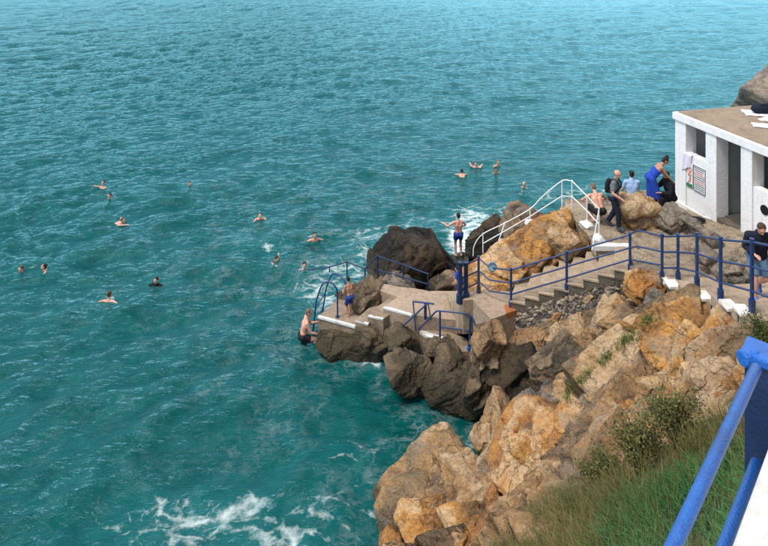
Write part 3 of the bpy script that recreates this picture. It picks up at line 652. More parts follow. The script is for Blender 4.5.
# rubble retaining wall under the stairs
def rubble():
    n, m = 150, 90; V = []; C = []
    u, v = np.meshgrid(np.linspace(-.05, 1.12, n), np.linspace(0, 1, m)); u = u.ravel(); v = v.ravel()
    base = np.array(A0)[None] + u[:, None] * np.array(A1 - A0)[None]
    top = base[:, 2] - .12; bot = np.maximum(.6, base[:, 2] - 1.9); z = bot + (top - bot) * v
    out = np.array((-pp.x, -pp.y, 0))
    P = np.stack([base[:, 0], base[:, 1], z], 1) + out[None] * (.02 + .30 * (1 - v))[:, None]
    f1, f2, cid = worley(P * 8.5); e = np.clip((f2 - f1) / .25, 0, 1)
    P = P + out[None] * (.045 * e * (.4 + cid) + .06 * fbm(P * 1.2, 3))[:, None]
    i = np.arange(m - 1)[:, None] * n + np.arange(n - 1)[None, :]
    Fc = np.stack([i, i + 1, i + n + 1, i + n], -1).reshape(-1, 4)
    me = np_mesh(P, Fc, True, {'cell': cid})
    o = tag(link('retaining_wall', me, 'rubble'), 'rough grey rubble wall holding up the stone stairs', 'wall')
    sm = o.modifiers.new('thick', 'SOLIDIFY'); sm.thickness = .25; sm.offset = -1
rock_mat('rubble', [(.13, .115, .10), (.26, .22, .18), (.38, .32, .25), (.52, .43, .32)], tide=False, rand=.9)
rubble()

# bathing platform
pf = tag(empty('bathing_platform', (0, 0, 0)), 'low concrete bathing platform with white edged steps at the ladder', 'platform')
dk = [W(318, 316, .8), W(355, 326, .8), W(372, 318, .8), W(360, 303, .8), W(338, 299, .8)]
MB().prism(dk, -1.2, .8).build('deck', 'concrete', pf, rough=.022)
MB().prism([W(317.6, 316.4, .81), W(355, 326.6, .81), W(356, 324.8, .81), W(319, 314.8, .81)], .735, .812).build('white_edge', 'white_paint', pf, bevel=.01)
for i, (l, r_) in enumerate((((355, 320), (368, 324)), ((368, 315.5), (383, 319)))):
    z = .98 + .18 * i; a = W(*l, z); b = W(*r_, z); c = W(r_[0] + 22, r_[1] - 16, z); d = W(l[0] + 20, l[1] - 17, z)
    o = MB().prism([a, b, c, d], -.8, z).build('step', 'concrete', pf, rough=.022)
    w = (d - a).normalized() * .07
    MB().prism([a - w * .15, b - w * .15, b + w, a + w], z - .055, z + .004).build('white_edge', 'white_paint', o, bevel=.01)
lp = [W(383, 307, 1.34), W(412, 315, 1.34), W(457, 320, 1.34), W(470, 306, 1.34), W(460, 291, 1.34), W(430, 291, 1.34), W(404, 287, 1.34), W(362, 280.5, 1.34), W(366, 286, 1.34), W(398, 297, 1.34)]
MB().prism(lp, -.9, 1.34).build('upper_landing', 'concrete_pink', pf, rough=.022)
a, b = lp[0], lp[1]; w = (lp[9] - a).normalized() * .09
MB().prism([a - w * .15, b - w * .15, b + w, a + w], 1.275, 1.346).build('white_edge', 'white_paint', pf, bevel=.01)
lg = tag(empty('ledge_slab', (0, 0, 0)), 'narrow concrete ledge with a white edge under the low blue frame', 'ledge')
lq = [W(419, 331, .95), W(436, 341, .95), W(447, 352, .95), W(474, 351, .95), W(466, 338, .95), W(440, 328, .95)]
MB().prism(lq, -.8, .95).build('slab', 'concrete', lg, rough=.022)
MB().prism([W(419.5, 331.5, .955), W(436, 341.3, .955), W(448, 338, .955), W(422, 330, .955)], .86, .957).build('white_edge', 'white_paint', lg, bevel=.01)

# ------------------------------------------------------------------ railings
def rail_thing(name, label, posts, rails, mat, pr=.028, rr=.02, collar=True, cat='railing', smooth=True, base_mat=None):
    t = tag(empty(name, posts[0][0] if posts else rails[0][0]), label, cat); org = Vector(t.location)
    for (b, tp) in posts:
        b = Vector(b) - org; tp = Vector(tp) - org; up_ = (tp - b).normalized()
        o = MB().tube([b, tp], pr, 10).tube([tp, tp + up_ * .03], pr * 1.25, 10).build('post', mat, t)
        if collar: MB().tube([b - up_ * .05, b + up_ * .2], pr * 1.75, 8).build('collar', base_mat or mat, o)
    for pts in rails: MB().tube([Vector(p) - org for p in pts], rr, 8).build('rail', mat, t, smooth=False)
    return t
pA, pB, pC, pD, pE, pF = [(W(x, yb, z), None) for x, yb, z in ((752, 310, 6.0), (720.6, 299, 5.62), (697, 286, 5.12), (678, 280, 4.62), (662, 280, 4.58), (630, 272, 4.1))]
def top(b, px, ty):            # top of a post: directly above its base, at the photo's row
    b = b[0]; return Vector((b.x, b.y, HC - (ty - YH) / F * b.y))
posts = []; tops = []
for b, px, ty in ((pA, 752, 240), (pB, 720, 238), (pC, 697, 234), (pD, 678, 235), (pE, 662, 235)):
    t_ = top(b, px, ty); posts.append((b[0], t_)); tops.append((b[0], t_))
def lerp(a, b, k): return a + (b - a) * k
ext = (Vector((7.0, 10.2, 6.45)), Vector((7.0, 10.2, 7.82)))
full = [ext] + tops
rails = [[lerp(b, t_, k) for b, t_ in full] for k in (.97, .62, .27)]
rail_thing('blue_railing', 'dark blue metal railing beside the white edged upper steps', posts, rails, 'blue_paint', .036, .022)
pG = (Vector((5.09, 17.0, 3.2)), None); pH = (W(511, 307, 2.4), None); pI = (W(478.6, 293, 2.4), None)
seq = [(pE[0], tops[-1][1])]
mid = Vector((6.55, 15.75, 4.3)); seq.append((mid, Vector((6.55, 15.75, HC - (228.5 - YH) / F * 15.75))))
sp = []
for b, ty in ((pF, 233.5), (pG, 252), (pH, 269), (pI, 257)):
    t_ = top(b, 0, ty); sp.append((b[0], t_)); seq.append((b[0], t_))
h_, i_ = seq[-2], seq[-1]
bend = tuple(lerp(i_[k], h_[k], .34) + Vector((0, 0, -.16)) for k in (0, 1)); seq = seq[:-1] + [bend, i_]
rails = [[lerp(b, t_, k) for b, t_ in seq] for k in (.97, .63, .33)]
rail_thing('blue_railing', 'dark blue metal railing running down along the stone stairs', sp, rails, 'blue_paint', .036, .022)
gp = [(W(460, 301, 2.3), None), (W(466, 299, 2.3), None)]
gps = [(b[0], top(b, 0, 263)) for b in gp]
gt = rail_thing('gate_posts', 'pair of thick navy gate posts at the edge of the landing', gps, [[lerp(gps[0][0], gps[0][1], k), lerp(gps[1][0], gps[1][1], k), lerp(*seq[-1], k)] for k in (.95, .62, .3)], 'navy_paint', .065, .022, cat='gate posts')
# white handrail behind the outcrop up to the terrace
wp = [(483, 253, 234, 20.6), (498, 243, 223, 20.3), (530, 224, 209, 20.0), (562, 211, 181, 19.9), (572, 212, 181, 19.75), (587, 226, 196, 18.8), (599, 239, 209, 17.95)]
wposts = [(WD(x, b, D), WD(x + (7 if x == 498 else 0), t_, D)) for x, b, t_, D in wp]
c0 = WD(473, 256, 20.7); line = bez([c0, WD(474.5, 245, 20.7), wposts[0][1], wposts[1][1], wposts[2][1], WD(543, 196, 19.95), wposts[3][1], wposts[4][1]], 6) + [wposts[5][1], wposts[6][1], WD(592, 250, 17.6)]
wr = rail_thing('white_handrail', 'white metal handrail climbing behind the orange outcrop to the terrace', wposts, [line, [lerp(*wposts[4], .5), lerp(*wposts[5], .5), lerp(*wposts[6], .5)], [lerp(*wposts[0], .5), lerp(*wposts[1], .5), lerp(*wposts[2], .5), lerp(*wposts[3], .5), lerp(*wposts[4], .5)]], 'white_metal', .018, .016, False)
for i, (x, y, D) in enumerate(((531, 224, 20.0), (587, 226, 18.8), (600, 241, 17.9))):
    o = link('painted_footing', rock_mesh(300 + i, (.24, .2, .13), (0, 0, 0), 4, block=.8, step=.03, groove=.02), 'white_paint', wr); o.location = WD(x, y, D) - Vector(wr.location)
MB().prism([W(592, 247, 4.13), W(600, 243, 4.13), W(632, 244, 4.13), W(630, 247, 4.13)], 4.0, 4.16).build('white_kerb', 'white_paint', None, bevel=.02)
tag(bpy.data.objects['white_kerb'], 'white painted kerb at the top of the stone stairs', 'kerb')
# sea handrail
sposts = [(WD(329.5, 272, 23.2), WD(329.5, 267, 23.2)), (WD(347, 277, 22.5), WD(347, 262, 22.5)), (WD(365, 281, 22.0), WD(365, 269, 22.0)), (WD(378, 284, 21.8), WD(377.5, 256, 21.8)), (WD(402, 286, 21.2), WD(404, 265, 21.2)), (WD(428, 291, 20.6), WD(428, 274, 20.6))]
sr = [WD(308, 270, 23.9)] + [p[1] for p in sposts]
rail_thing('sea_handrail', 'dark weathered handrail zigzagging from the landing down into the sea', sposts, [sr, [lerp(*sposts[3], .5), lerp(*sposts[5], .4)]], 'navy_paint', .024, .024, False)
# swimming ladder
ldr = tag(empty('swim_ladder', W(330, 312, .8)), 'blue swimming ladder with two hoops at the bathing platform', 'ladder'); org = Vector(ldr.location)
hoops = []
for (fx, fy, tx, ty, wx, wy) in ((337.5, 317, 325, 284, 313, 331), (346.5, 304, 337, 279.5, 323, 309)):
    f0 = W(fx, fy, .8); w0 = W(wx, wy, .15); D = f0.y; zt_ = HC - (ty - YH) / F * D
    dv = w0 - f0; q = lambda k, z: Vector((f0.x + dv.x * k, f0.y + dv.y * k, z))
    pts = [f0] + bez([q(0, zt_ - .35), q(.04, zt_ - .16), q(.2, zt_ - .02), q(.38, zt_), q(.58, zt_ - .08), q(.7, zt_ - .28), q(.85, zt_ - .65)], 5) + [q(1, .15), q(1.12, -.9)]
    hoops.append((q(1.0, .15), q(1.12, -.9), q(.85, zt_ - .65)))
    o = MB().tube([p - org for p in pts], .026, 10).build('hoop', 'blue_paint', ldr); MB().tube([f0 - org, f0 - org + Vector((0, 0, .03))], .07, 10).build('flange', 'blue_paint', o)
for k in range(4):
    a = [lerp(h[2], h[0], .25 + .6 * k / 1) if k < 2 else lerp(h[0], h[1], (k - 1.6) * .4) for h in hoops]
    MB().tube([a[0] - org, a[1] - org], .018, 8).build('rung', 'blue_paint', ldr)
# low blue frame and its sloping rail
fr = tag(empty('guard_railing', W(440, 344, .95)), 'low dark blue metal guard railing on the white edged ledge', 'railing'); org = Vector(fr.location)
def ft(name, pts, r=.024): return MB().tube([p - org for p in pts], r, 8).build(name, 'blue_paint', fr)
DF = 18.2
p1 = W(440, 344, .95); p2 = W(469, 350, .95); y1, y2 = p1.y, p2.y
o = ft('post', [p1, WD(440, 311, y1)], .03); MB().tube([p1 - org, p1 - org + Vector((0, 0, .1))], .06, 8).build('collar', 'bright_blue_paint', o)
o = ft('post', [p2, WD(470.5, 316, y2)], .03); MB().tube([p2 - org, p2 - org + Vector((0, 0, .1))], .06, 8).build('collar', 'bright_blue_paint', o)
ft('rail', bez([WD(419, 329, 18.7), WD(430, 318, 18.5), WD(435, 312.5, 18.35), WD(440, 311, y1), WD(460, 313, 18.0), WD(470.5, 316, y2), WD(476, 326, 17.8)], 5))
ft('rail', [WD(440, 327, y1), WD(471, 331, y2)])
br = tag(empty('blue_bracket', W(425.4, 319, 1.34)), 'tall blue bracket and sloping handrail running down to the water', 'handrail'); org = Vector(br.location)
for nm, pts, r_ in (('post', [W(425.4, 319, 1.3), WD(425.4, 303, 18.75)], .045), ('crossbar', [WD(413, 301.5, 18.95), WD(427, 303, 18.72), WD(434, 304, 18.6)], .026), ('leg', [WD(413, 301.5, 18.95), WD(416, 331, 18.85)], .02), ('sloping_rail', [WD(428, 303, 18.7), WD(405, 324, 18.75), WD(384, 343, 18.9)], .026), ('brace', [WD(428, 303, 18.7), WD(431, 320, 18.7)], .018)):
    MB().tube([p - org for p in pts], r_, 8).build(nm, 'blue_paint', br)
# round disc on the outcrop
dc = tag(MB().tube([(0, 0, 0), (0, -.05, .012)], .125, 24).build('round_disc', 'disc_grey'), 'round pale grey disc fixed to the orange rock', 'disc'); dc.location = WD(492, 266, 18.05)
rim = MB().tube([(.125 * math.cos(a), -.052, .125 * math.sin(a)) for a in np.linspace(0, 2 * math.pi, 25)], .012, 6).build('rim', 'blue_grey_cloth', dc)

# ------------------------------------------------------------------ changing hut
U = Vector((.237, -.9715, 0)); Wd = Vector((.9715, .237, 0)); HO = Vector((9.78, 20.5, 0))
HM = Matrix(((U.x, Wd.x, 0, HO.x), (U.y, Wd.y, 0, HO.y), (0, 0, 1, 0), (0, 0, 0, 1)))
hut = tag(empty('changing_hut', (0, 0, 0)), 'white flat roofed concrete changing hut with open doorway and windows', 'hut'); hut.matrix_world = HM
def hb(name, t0, t1, d0, d1, z0, z1, mat='white_wall', parent=hut, bevel=.012):
    return MB().box(t0, t1, d0, d1, z0, z1).build(name, mat, parent, bevel=bevel)
TL = 7.0
hb('pillar', 0, .5, 0, .42, 3.6, 6.99); hb('pillar', 1.38, 1.82, -.012, .44, 3.6, 6.985); hb('pillar', 2.75, 3.15, -.012, .42, 3.6, 6.985); hb('pillar', 4.6, 5.0, 0, .42, 3.6, 6.985)
hb('half_wall', .503, 1.377, .03, .28, 3.6, 6.02); hb('half_wall', 3.153, 4.597, .03, .28, 3.6, 5.95)
hb('front_wall', 5.003, TL, .02, .3, 3.6, 6.985)
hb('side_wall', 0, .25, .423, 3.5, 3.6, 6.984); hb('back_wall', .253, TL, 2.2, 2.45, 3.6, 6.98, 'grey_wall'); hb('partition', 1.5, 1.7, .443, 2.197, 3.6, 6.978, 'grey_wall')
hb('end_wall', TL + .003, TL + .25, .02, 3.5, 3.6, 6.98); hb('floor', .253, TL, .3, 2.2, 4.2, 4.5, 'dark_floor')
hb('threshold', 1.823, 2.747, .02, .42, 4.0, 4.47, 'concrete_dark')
rf = hb('roof', -.06, TL + .3, -.06, 5.2, 6.992, 7.22); 
MB().box(.05, TL + .2, .08, 5.1, 7.223, 7.262).build('roof_felt', 'roof_felt', rf, bevel=.01)
hb('plinth', -.02, 1.79, -.09, .0, 3.6, 4.33, 'white_paint', bevel=.03)
# signs on the half wall
sg = tag(empty('notice_board', (0, 0, 0)), 'small red and white illustrated notice with a green foot on the hut', 'sign'); sg.matrix_world = HM
MB().box(.53, .80, .004, .028, 4.95, 5.72).build('board', 'sign_white', sg); MB().box(.533, .797, -.002, .003, 4.952, 5.08).build('foot_panel', 'sign_green', sg)
rg = random.Random(3)
for k in range(13):
    a0 = rg.uniform(0, 6.28); cx, cz = .665 + rg.uniform(-.07, .07), 5.14 + k * .042; r_ = rg.uniform(.03, .06)
    MB().tube([(cx + r_ * math.cos(a0 + q * .5), -.0, cz + r_ * math.sin(a0 + q * .5)) for q in range(7)], .012, 5).build('mark', 'sign_orange' if k % 3 else 'sign_red', sg)
sg2 = tag(empty('notice_board', (0, 0, 0)), 'pale framed notice board with lines of red and dark lettering', 'sign'); sg2.matrix_world = HM
MB().box(.84, 1.36, .006, .028, 4.95, 5.76).build('board', 'sign_white', sg2)
f_ = MB()
for q in ((.84, 1.36, 5.742, 5.762), (.84, 1.36, 4.948, 4.968), (.838, .858, 4.968, 5.742), (1.342, 1.362, 4.968, 5.742)): f_.box(q[0], q[1], -.006, .004, q[2], q[3])
f_.build('frame', 'sign_ink', sg2)
for k in range(11):
    z = 5.69 - k * .066; x = .875 + rg.uniform(0, .04); mt = 'sign_red' if k in (2, 3, 6, 7) else 'sign_ink'; ln = MB()
    while x < 1.30:
        w_ = rg.uniform(.02, .07); 
        if x + w_ > 1.32: break
        ln.box(x, x + w_, 0, .005, z - .014, z + .014); x += w_ + .018
    ln.build('text_line', mt, sg2)
bd = tag(MB().tube([(3.55, .03, 5.45), (3.55, .008, 5.45)], .135, 24).build('black_disc', 'sign_black'), 'black round disc on the white half wall of the hut', 'disc'); bd.matrix_world = HM
ps = tag(empty('pink_notice', (0, 0, 0)), 'pale notice with pink lettering beside the black disc', 'sign'); ps.matrix_world = HM
MB().box(3.82, 4.3, .012, .03, 5.0, 5.6).build('board', 'sign_white', ps)
for k in range(5): MB().box(3.88, 4.2 - .05 * (k % 2), .006, .012, 5.5 - k * .1, 5.535 - k * .1).build('text_line', 'sign_red', ps)
def cloth(name, label, fn, nu, nv, mat, cat='towel', group=None):
    V = []; Fc = []
    for j in range(nv + 1):
        for i in range(nu + 1): V.append(fn(i / nu, j / nv))
    for j in range(nv):
        for i in range(nu): a = j * (nu + 1) + i; Fc.append((a, a + 1, a + nu + 2, a + nu + 1))
    o = link(name, np_mesh(np.array([tuple(v) for v in V]), np.array(Fc)), mat); m = o.modifiers.new('thick', 'SOLIDIFY'); m.thickness = .012; m.offset = 1
    return tag(o, label, cat, group)
def drape(u, v):
    s = v * 1.0; w_ = .46 + u * .36
    if s < .35: d = .25 - s * .75; z = 6.035
    else: d = -.02 - .015 * math.sin(u * 9 + s * 3); z = 6.035 - (s - .35) * (1.0 - .35 * u)
    return HM @ Vector((w_ - .1 * s, d, z + .008 * math.sin(u * 12)))
cloth('draped_towel', 'pale lilac towel draped over the half wall above the notices', drape, 14, 18, 'towel_white')
def flat(px, py, w_, h_, rot):
    c = W(px, py, 7.275)
    def fn(u, v):
        x = (u - .5) * w_; y = (v - .5) * h_; x2 = x * math.cos(rot) - y * math.sin(rot); y2 = x * math.sin(rot) + y * math.cos(rot)
        return Vector((c.x + x2, c.y + y2, 7.27 + .012 * abs(math.sin(u * 9 + v * 4)) + .01 * math.sin(v * 7)))
    return fn
cloth('towel', 'white towel lying under the dark bag on the hut roof', flat(756, 113.5, .75, .7, -.3), 12, 12, 'towel_white')
cloth('towel', 'white towel spread on the hut roof beside the first towel', flat(770, 119.5, .7, .4, .5), 12, 12, 'towel_white')
cloth('towel', 'white towel nearest the front edge of the hut roof', flat(769, 126.5, .9, .45, -.4), 12, 12, 'towel_white')
bgp = W(760, 113, 7.28)
def blob(name, label, loc, size, seed, mat, cat, rot=(0, 0, 0), **kw):
    V, Fc = ico(4); P = V * np.array(size); P = P + V * (.18 * min(size) * fbm(V * 1.6 + seed, 3) + .08 * min(size) * np.abs(fbm(V * 4 + seed, 3)))[:, None]
    P[:, 2] = np.maximum(P[:, 2], -size[2] * .75); P[:, 2] += size[2] * .75
    o = link(name, np_mesh(P, Fc), mat); o.location = loc; o.rotation_euler = rot; return tag(o, label, cat)
bag = blob('dark_bag', 'dark navy bag lying on a towel on the hut roof', bgp + Vector((.05, 0, .02)), (.36, .2, .17), 4, 'navy_cloth', 'bag', (0, 0, .1))
MB().tube(bez([(-.2, -.1, .2), (-.08, -.14, .3), (.1, -.14, .31), (.22, -.1, .2)], 5), .014, 6).build('handle', 'black_cloth', bag)
bp = W(695, 221, 4.35)
blob('black_bundle', 'crumpled black garment lying on the terrace before the hut', bp, (.3, .16, .07), 9, 'black_cloth', 'garment', (0, 0, -.2))

# ------------------------------------------------------------------ near parapet and handrail
e1 = Vector((1.53, 2.5, 0)); dirn = Vector((.74, .79, 0)).normalized(); nr = Vector((dirn.y, -dirn.x, 0))
par = tag(empty('parapet_wall', (0, 0, 0)), 'white painted parapet wall beneath the near bright blue handrail', 'wall')
q = [e1 - dirn * 2.3 + nr * .08, e1 + dirn * 2.2 + nr * .08, e1 + dirn * 2.2 + nr * .47, e1 - dirn * 2.3 + nr * .47]
MB().prism(q, 9.0, 11.0).build('wall', 'white_wall', par, bevel=.02)
MB().prism([p for p in (e1 - dirn * 2.35 + nr * .065, e1 + dirn * 2.25 + nr * .065, e1 + dirn * 2.25 + nr * .49, e1 - dirn * 2.35 + nr * .49)], 11.003, 11.05).build('coping', 'white_paint', par, bevel=.015)
hr = tag(empty('blue_handrail', e1 + Vector((0, 0, 10.63))), 'bright blue pipe handrail with square post above the white parapet', 'handrail'); org = Vector(hr.location)
def ang_tube(name, pts, r, mat='bright_blue_paint'): return MB().tube([Vector(p) - org for p in pts], r, 18).build(name, mat, hr, smooth=True)
zt2 = 11.255
ang_tube('top_rail', [e1 - dirn * 2.3 + Vector((0, 0, zt2)), e1 - dirn * .02 + Vector((0, 0, zt2))], .021)
ang_tube('mid_rail', [e1 - dirn * 2.3 + Vector((0, 0, 10.9)), e1 - dirn * .02 + Vector((0, 0, 10.87))], .02)
po = MB().box(-.055, .055, -.055, .055, -.6, .60, Matrix.Rotation(math.atan2(dirn.y, dirn.x), 4, 'Z')).build('post', 'navy_paint', hr, bevel=.008); po.location = dirn * .11 - nr * .005
cp = MB().box(-.07, .07, -.07, .07, .595, .635, Matrix.Rotation(math.atan2(dirn.y, dirn.x), 4, 'Z')).tube([(-.1, -.02, .61), (-.02, 0, .61)], .033, 12).build('cap', 'bright_blue_paint', po, bevel=.01)
path = [e1 - dirn * 2.4 + nr * .5, e1 + dirn * 2.3 + nr * .5, e1 + dirn * 2.3 + nr * 2.2, e1 - dirn * 2.4 + nr * 2.2]
struct(MB().prism(path, 8.5, 10.1).build('path', 'concrete_dark'), 'concrete cliff path beside the parapet')

# ------------------------------------------------------------------ plants
def blades(name, label, pts, mat, length, width, lean, seed, kind='stuff', droop=.5):
    rg = np.random.RandomState(seed); n = len(pts); pts = np.asarray(pts)
    a = rg.rand(n) * 6.283; L_ = length * rg.uniform(.5, 1.25, n); w_ = width * rg.uniform(.6, 1.3, n)
    ld = np.stack([np.cos(a), np.sin(a), 0 * a], 1) * lean * rg.rand(n)[:, None] + np.array([[-.28, -.05, 0]]) * lean
    side = np.stack([-np.sin(a), np.cos(a), 0 * a], 1) * w_[:, None]; V = []
    for k, t in enumerate((0, .4, .75, 1)):
        c = pts + np.array([[0, 0, 1.0]]) * (L_ * (t - droop * .45 * t * t))[:, None] + ld * (L_ * t ** 1.7)[:, None]
        if k < 3: V += [c - side * (1 - t * .6), c + side * (1 - t * .6)]
        else: V += [c]
    V = np.stack(V, 1).reshape(-1, 3); b = np.arange(n)[:, None] * 7
    Fc = np.concatenate([b + np.array([[0, 1, 3]]), b + np.array([[0, 3, 2]]), b + np.array([[2, 3, 5]]), b + np.array([[2, 5, 4]]), b + np.array([[4, 5, 6]])])
    tint = np.repeat(np.clip(rg.beta(2, 2.4, n) + .25 * fbm(pts * 1.5, 2), 0, 1), 7)
    o = link(name, np_mesh(V, Fc, False, {'tint': tint}), mat)
    if kind: o['kind'] = kind; o['label'] = label
    return o
def scatter(n, poly, seed, dens=None):
    """points on the hillside inside a plan polygon"""
    rg = np.random.RandomState(seed); poly = np.array(poly); lo = poly.min(0); hi = poly.max(0)
    p = lo + rg.rand(n * 4, 2) * (hi - lo); inside = np.zeros(len(p), bool); j = len(poly) - 1
    for i in range(len(poly)):
        xi, yi = poly[i]; xj, yj = poly[j]
        inside ^= ((yi > p[:, 1]) != (yj > p[:, 1])) & (p[:, 0] < (xj - xi) * (p[:, 1] - yi) / (yj - yi + 1e-12) + xi); j = i
    p = p[inside]
    if dens is not None: p = p[rg.rand(len(p)) < np.clip(.5 + dens * fbm(np.stack([p[:, 0], p[:, 1], 0 * p[:, 0]], 1) * 1.4, 3), 0.02, 1)]
    p = p[:n]; return np.stack([p[:, 0], p[:, 1], zground(p[:, 0], p[:, 1]) + .02], 1)
blades('grass', 'lush green grass on the slope under the handrail', scatter(24000, [(2.9, 8.7), (3.8, 9.0), (4.9, 8.4), (5.7, 7.0), (5.5, 4.5), (3.0, 4.0), (2.2, 6.5)], 1, .8), 'grass_green', .36, .006, .75, 2, droop=.9)
blades('dry_grass', 'dry yellowish grass along the rocks', scatter(11000, [(1.9, 10.4), (3.0, 10.35), (3.9, 9.6), (3.3, 8.4), (2.0, 8.0), (1.4, 9.6)], 3, .9), 'grass_dry', .42, .005, .7, 4, droop=.7)
blades('dry_grass', 'straggly dry grass beside the blue post', scatter(5000, [(4.4, 9.2), (5.9, 9.3), (6.5, 8.4), (5.2, 7.6)], 5, .6), 'grass_dry', .45, .005, .6, 6, droop=.7)
blades('straw', 'dry straw stems standing among the green grass', scatter(5200, [(2.4, 9.2), (4.0, 9.4), (5.2, 8.8), (5.9, 7.2), (4.5, 5.5), (2.6, 6.5)], 15, .8), 'grass_dry', .6, .004, .5, 16, droop=.4)
bpy.context.view_layer.update()
def hit(px, py):
    """where the line of sight through a photo pixel meets what is built so far"""
    d = Vector(((px - CX) / F, 1, -(py - YH) / F)).normalized()
    ok, p, n, *_ = scene.ray_cast(bpy.context.evaluated_depsgraph_get(), camo.location + d * 6, d)
    return p if ok else None
def strip():
    rg = np.random.RandomState(9); key = np.array([(564, 400), (588, 375), (612, 354), (634, 335), (650, 318)]); out = []
    for k in range(300):
        u = rg.rand() * 4; i = min(int(u), 3); q = key[i] * (1 - u + i) + key[i + 1] * (u - i) + rg.randn(2) * (2.6, 2.2); p = hit(*q) if vnoise(np.array([[u * 2.3, 4.1, 7.7]]))[0] > -.25 + .3 * rg.randn() else None
        if p is not None and 12 < p.y < 15.8: out += [tuple(np.array(p) + rg.randn(3) * (.03, .03, .01)) for _ in range(4)]
    return np.array(out)
blades('green_strip', 'bright green strip of grass growing in a crack of the rock', strip(), 'grass_bright', .12, .007, 1.1, 10, droop=.8)
def shrub(label, c, rad, seed, mat, nstem=26, leaf=.048, dens=430, name='shrub'):
    rg = np.random.RandomState(seed); t = tag(empty(name, c), label, 'shrub'); stems = MB(); LV = []; n = 0; pts = []
    for k in range(nstem):
        a = rg.rand() * 6.283; rr = math.sqrt(rg.rand()); tip = Vector((math.cos(a) * rr * rad[0], math.sin(a) * rr * rad[1], rad[2] * (1 - .45 * rr * rr) * rg.uniform(.6, 1.15)))
        md = Vector((tip.x * .35, tip.y * .35, tip.z * .55)); b = Vector((tip.x * .12, tip.y * .12, -.1))
        line = bez([b, md, tip], 5); stems.tube(line, [.012 * (1 - .75 * i / (len(line) - 1)) for i in range(len(line))], 5)
        for q in range(dens // 4):
            i = rg.randint(3, len(line)); pts.append(np.array(line[i]) + rg.randn(3) * np.array([.07, .07, .06]) * (rad[0] / .5))
    stems.build('stem', 'bark', t)
    p = np.array(pts); n = len(p); a = rg.randn(n, 3); a[:, 2] += .4; a /= np.linalg.norm(a, axis=1)[:, None]; b = np.cross(a, rg.randn(n, 3)); b /= np.linalg.norm(b, axis=1)[:, None]
    l_ = leaf * rg.uniform(.6, 1.4, n)[:, None]
    V = np.stack([p, p + a * l_ * .5 + b * l_ * .28, p + a * l_, p + a * l_ * .5 - b * l_ * .28], 1).reshape(-1, 3); Fc = np.arange(n * 4).reshape(n, 4)
    tint = np.repeat(np.clip(rg.rand(n) * .7 + .3 * fbm(p * 5, 2) + .1, 0, 1), 4)
    o = link('foliage', np_mesh(V, Fc, False, {'tint': tint}), mat, t); return t
def onhill(px, py, D, dz=0): p = WD(px, py, D); p.z = float(zground(p.x, p.y)) + dz; return p
shrub('olive leaved shrub in front of the tan boulder', onhill(640, 486, 9.7), (.55, .35, .85), 21, 'leaf_olive', 30)
shrub('taller olive shrub beneath the big orange boulder', onhill(680, 476, 9.5), (.5, .35, .95), 22, 'leaf_olive', 34)
shrub('low olive shrub beside the dry grass', onhill(606, 505, 9.9), (.42, .3, .6), 23, 'leaf_olive', 22)
shrub('round brownish green bush above the near handrail post', WD(764, 345, 10.3), (.42, .35, .52), 24, 'leaf_bush', 40, .028, 380, name='bush')
shrub('small dark green plant beneath the railing bend', WD(640, 330, 14.4), (.22, .2, .3), 25, 'leaf_olive', 14, .03, 160, name='plant')

# ------------------------------------------------------------------ people
def cone_geo(a, b, ra, rb, seg=12, flat=False):
    a = Vector(a); b = Vector(b); d = b - a; ln = d.length; d = d / ln if ln > 1e-6 else Vector((0, 0, 1))
    u = d.cross(Vector((0, 0, 1)));
    if u.length < .05: u = d.cross(Vector((1, 0, 0)))
    u.normalize(); w = d.cross(u); rings = []
    if flat: rings = [(a, ra), (b, rb)]
    else:
        for t in (-.98, -.8, -.45, 0): rings.append((a + d * (t * ra), ra * math.sqrt(max(1 - t * t, 0))))
        for t in (0, .45, .8, .98): rings.append((b + d * (t * rb), rb * math.sqrt(max(1 - t * t, 0))))
    v = []
    for c, r in rings: v += [c + (u * math.cos(6.2832 * k / seg) + w * math.sin(6.2832 * k / seg)) * r for k in range(seg)]
    f = [(i * seg + k, i * seg + (k + 1) % seg, (i + 1) * seg + (k + 1) % seg, (i + 1) * seg + k) for i in range(len(rings) - 1) for k in range(seg)]
    f.append(tuple(range(seg - 1, -1, -1))); f.append(tuple((len(rings) - 1) * seg + k for k in range(seg))); return v, f
def ell_geo(c, r, M=None):
    V, Fc = ico(3); P = V * np.array(r)
    if M is not None: P = P @ np.array(M).T
    return [Vector(p) + Vector(c) for p in P], [tuple(q) for q in Fc]
def fuse(geos, voxel, smooth=4):
    mb = MB()
    for v, f in geos: mb.add(v, f)
    me = mesh(mb.v, mb.f); o = bpy.data.objects.new('tmp', me); COL.objects.link(o)
    m = o.modifiers.new('r', 'REMESH'); m.mode = 'VOXEL'; m.voxel_size = voxel; m.use_smooth_shade = True
    s = o.modifiers.new('s', 'SMOOTH'); s.factor = .5; s.iterations = smooth
    bpy.context.view_layer.update(); dg = bpy.context.evaluated_depsgraph_get()
    out = bpy.data.meshes.new_from_object(o.evaluated_get(dg)); bpy.data.objects.remove(o); bpy.data.meshes.remove(me)
    out.polygons.foreach_set('use_smooth', [True] * len(out.polygons)); out.materials.clear(); return out
def ik(a, b, l1, l2, pole):
    a = Vector(a); b = Vector(b); d = b - a; ln = min(max(d.length, .05), (l1 + l2) * .995); d.normalize(); b = a + d * ln
    x = (l1 * l1 - l2 * l2 + ln * ln) / (2 * ln); h = math.sqrt(max(l1 * l1 - x * x, 0)); p = Vector(pole); p = p - d * p.dot(d); p.normalize()
    return a + d * x + p * h, b
eye_me = None
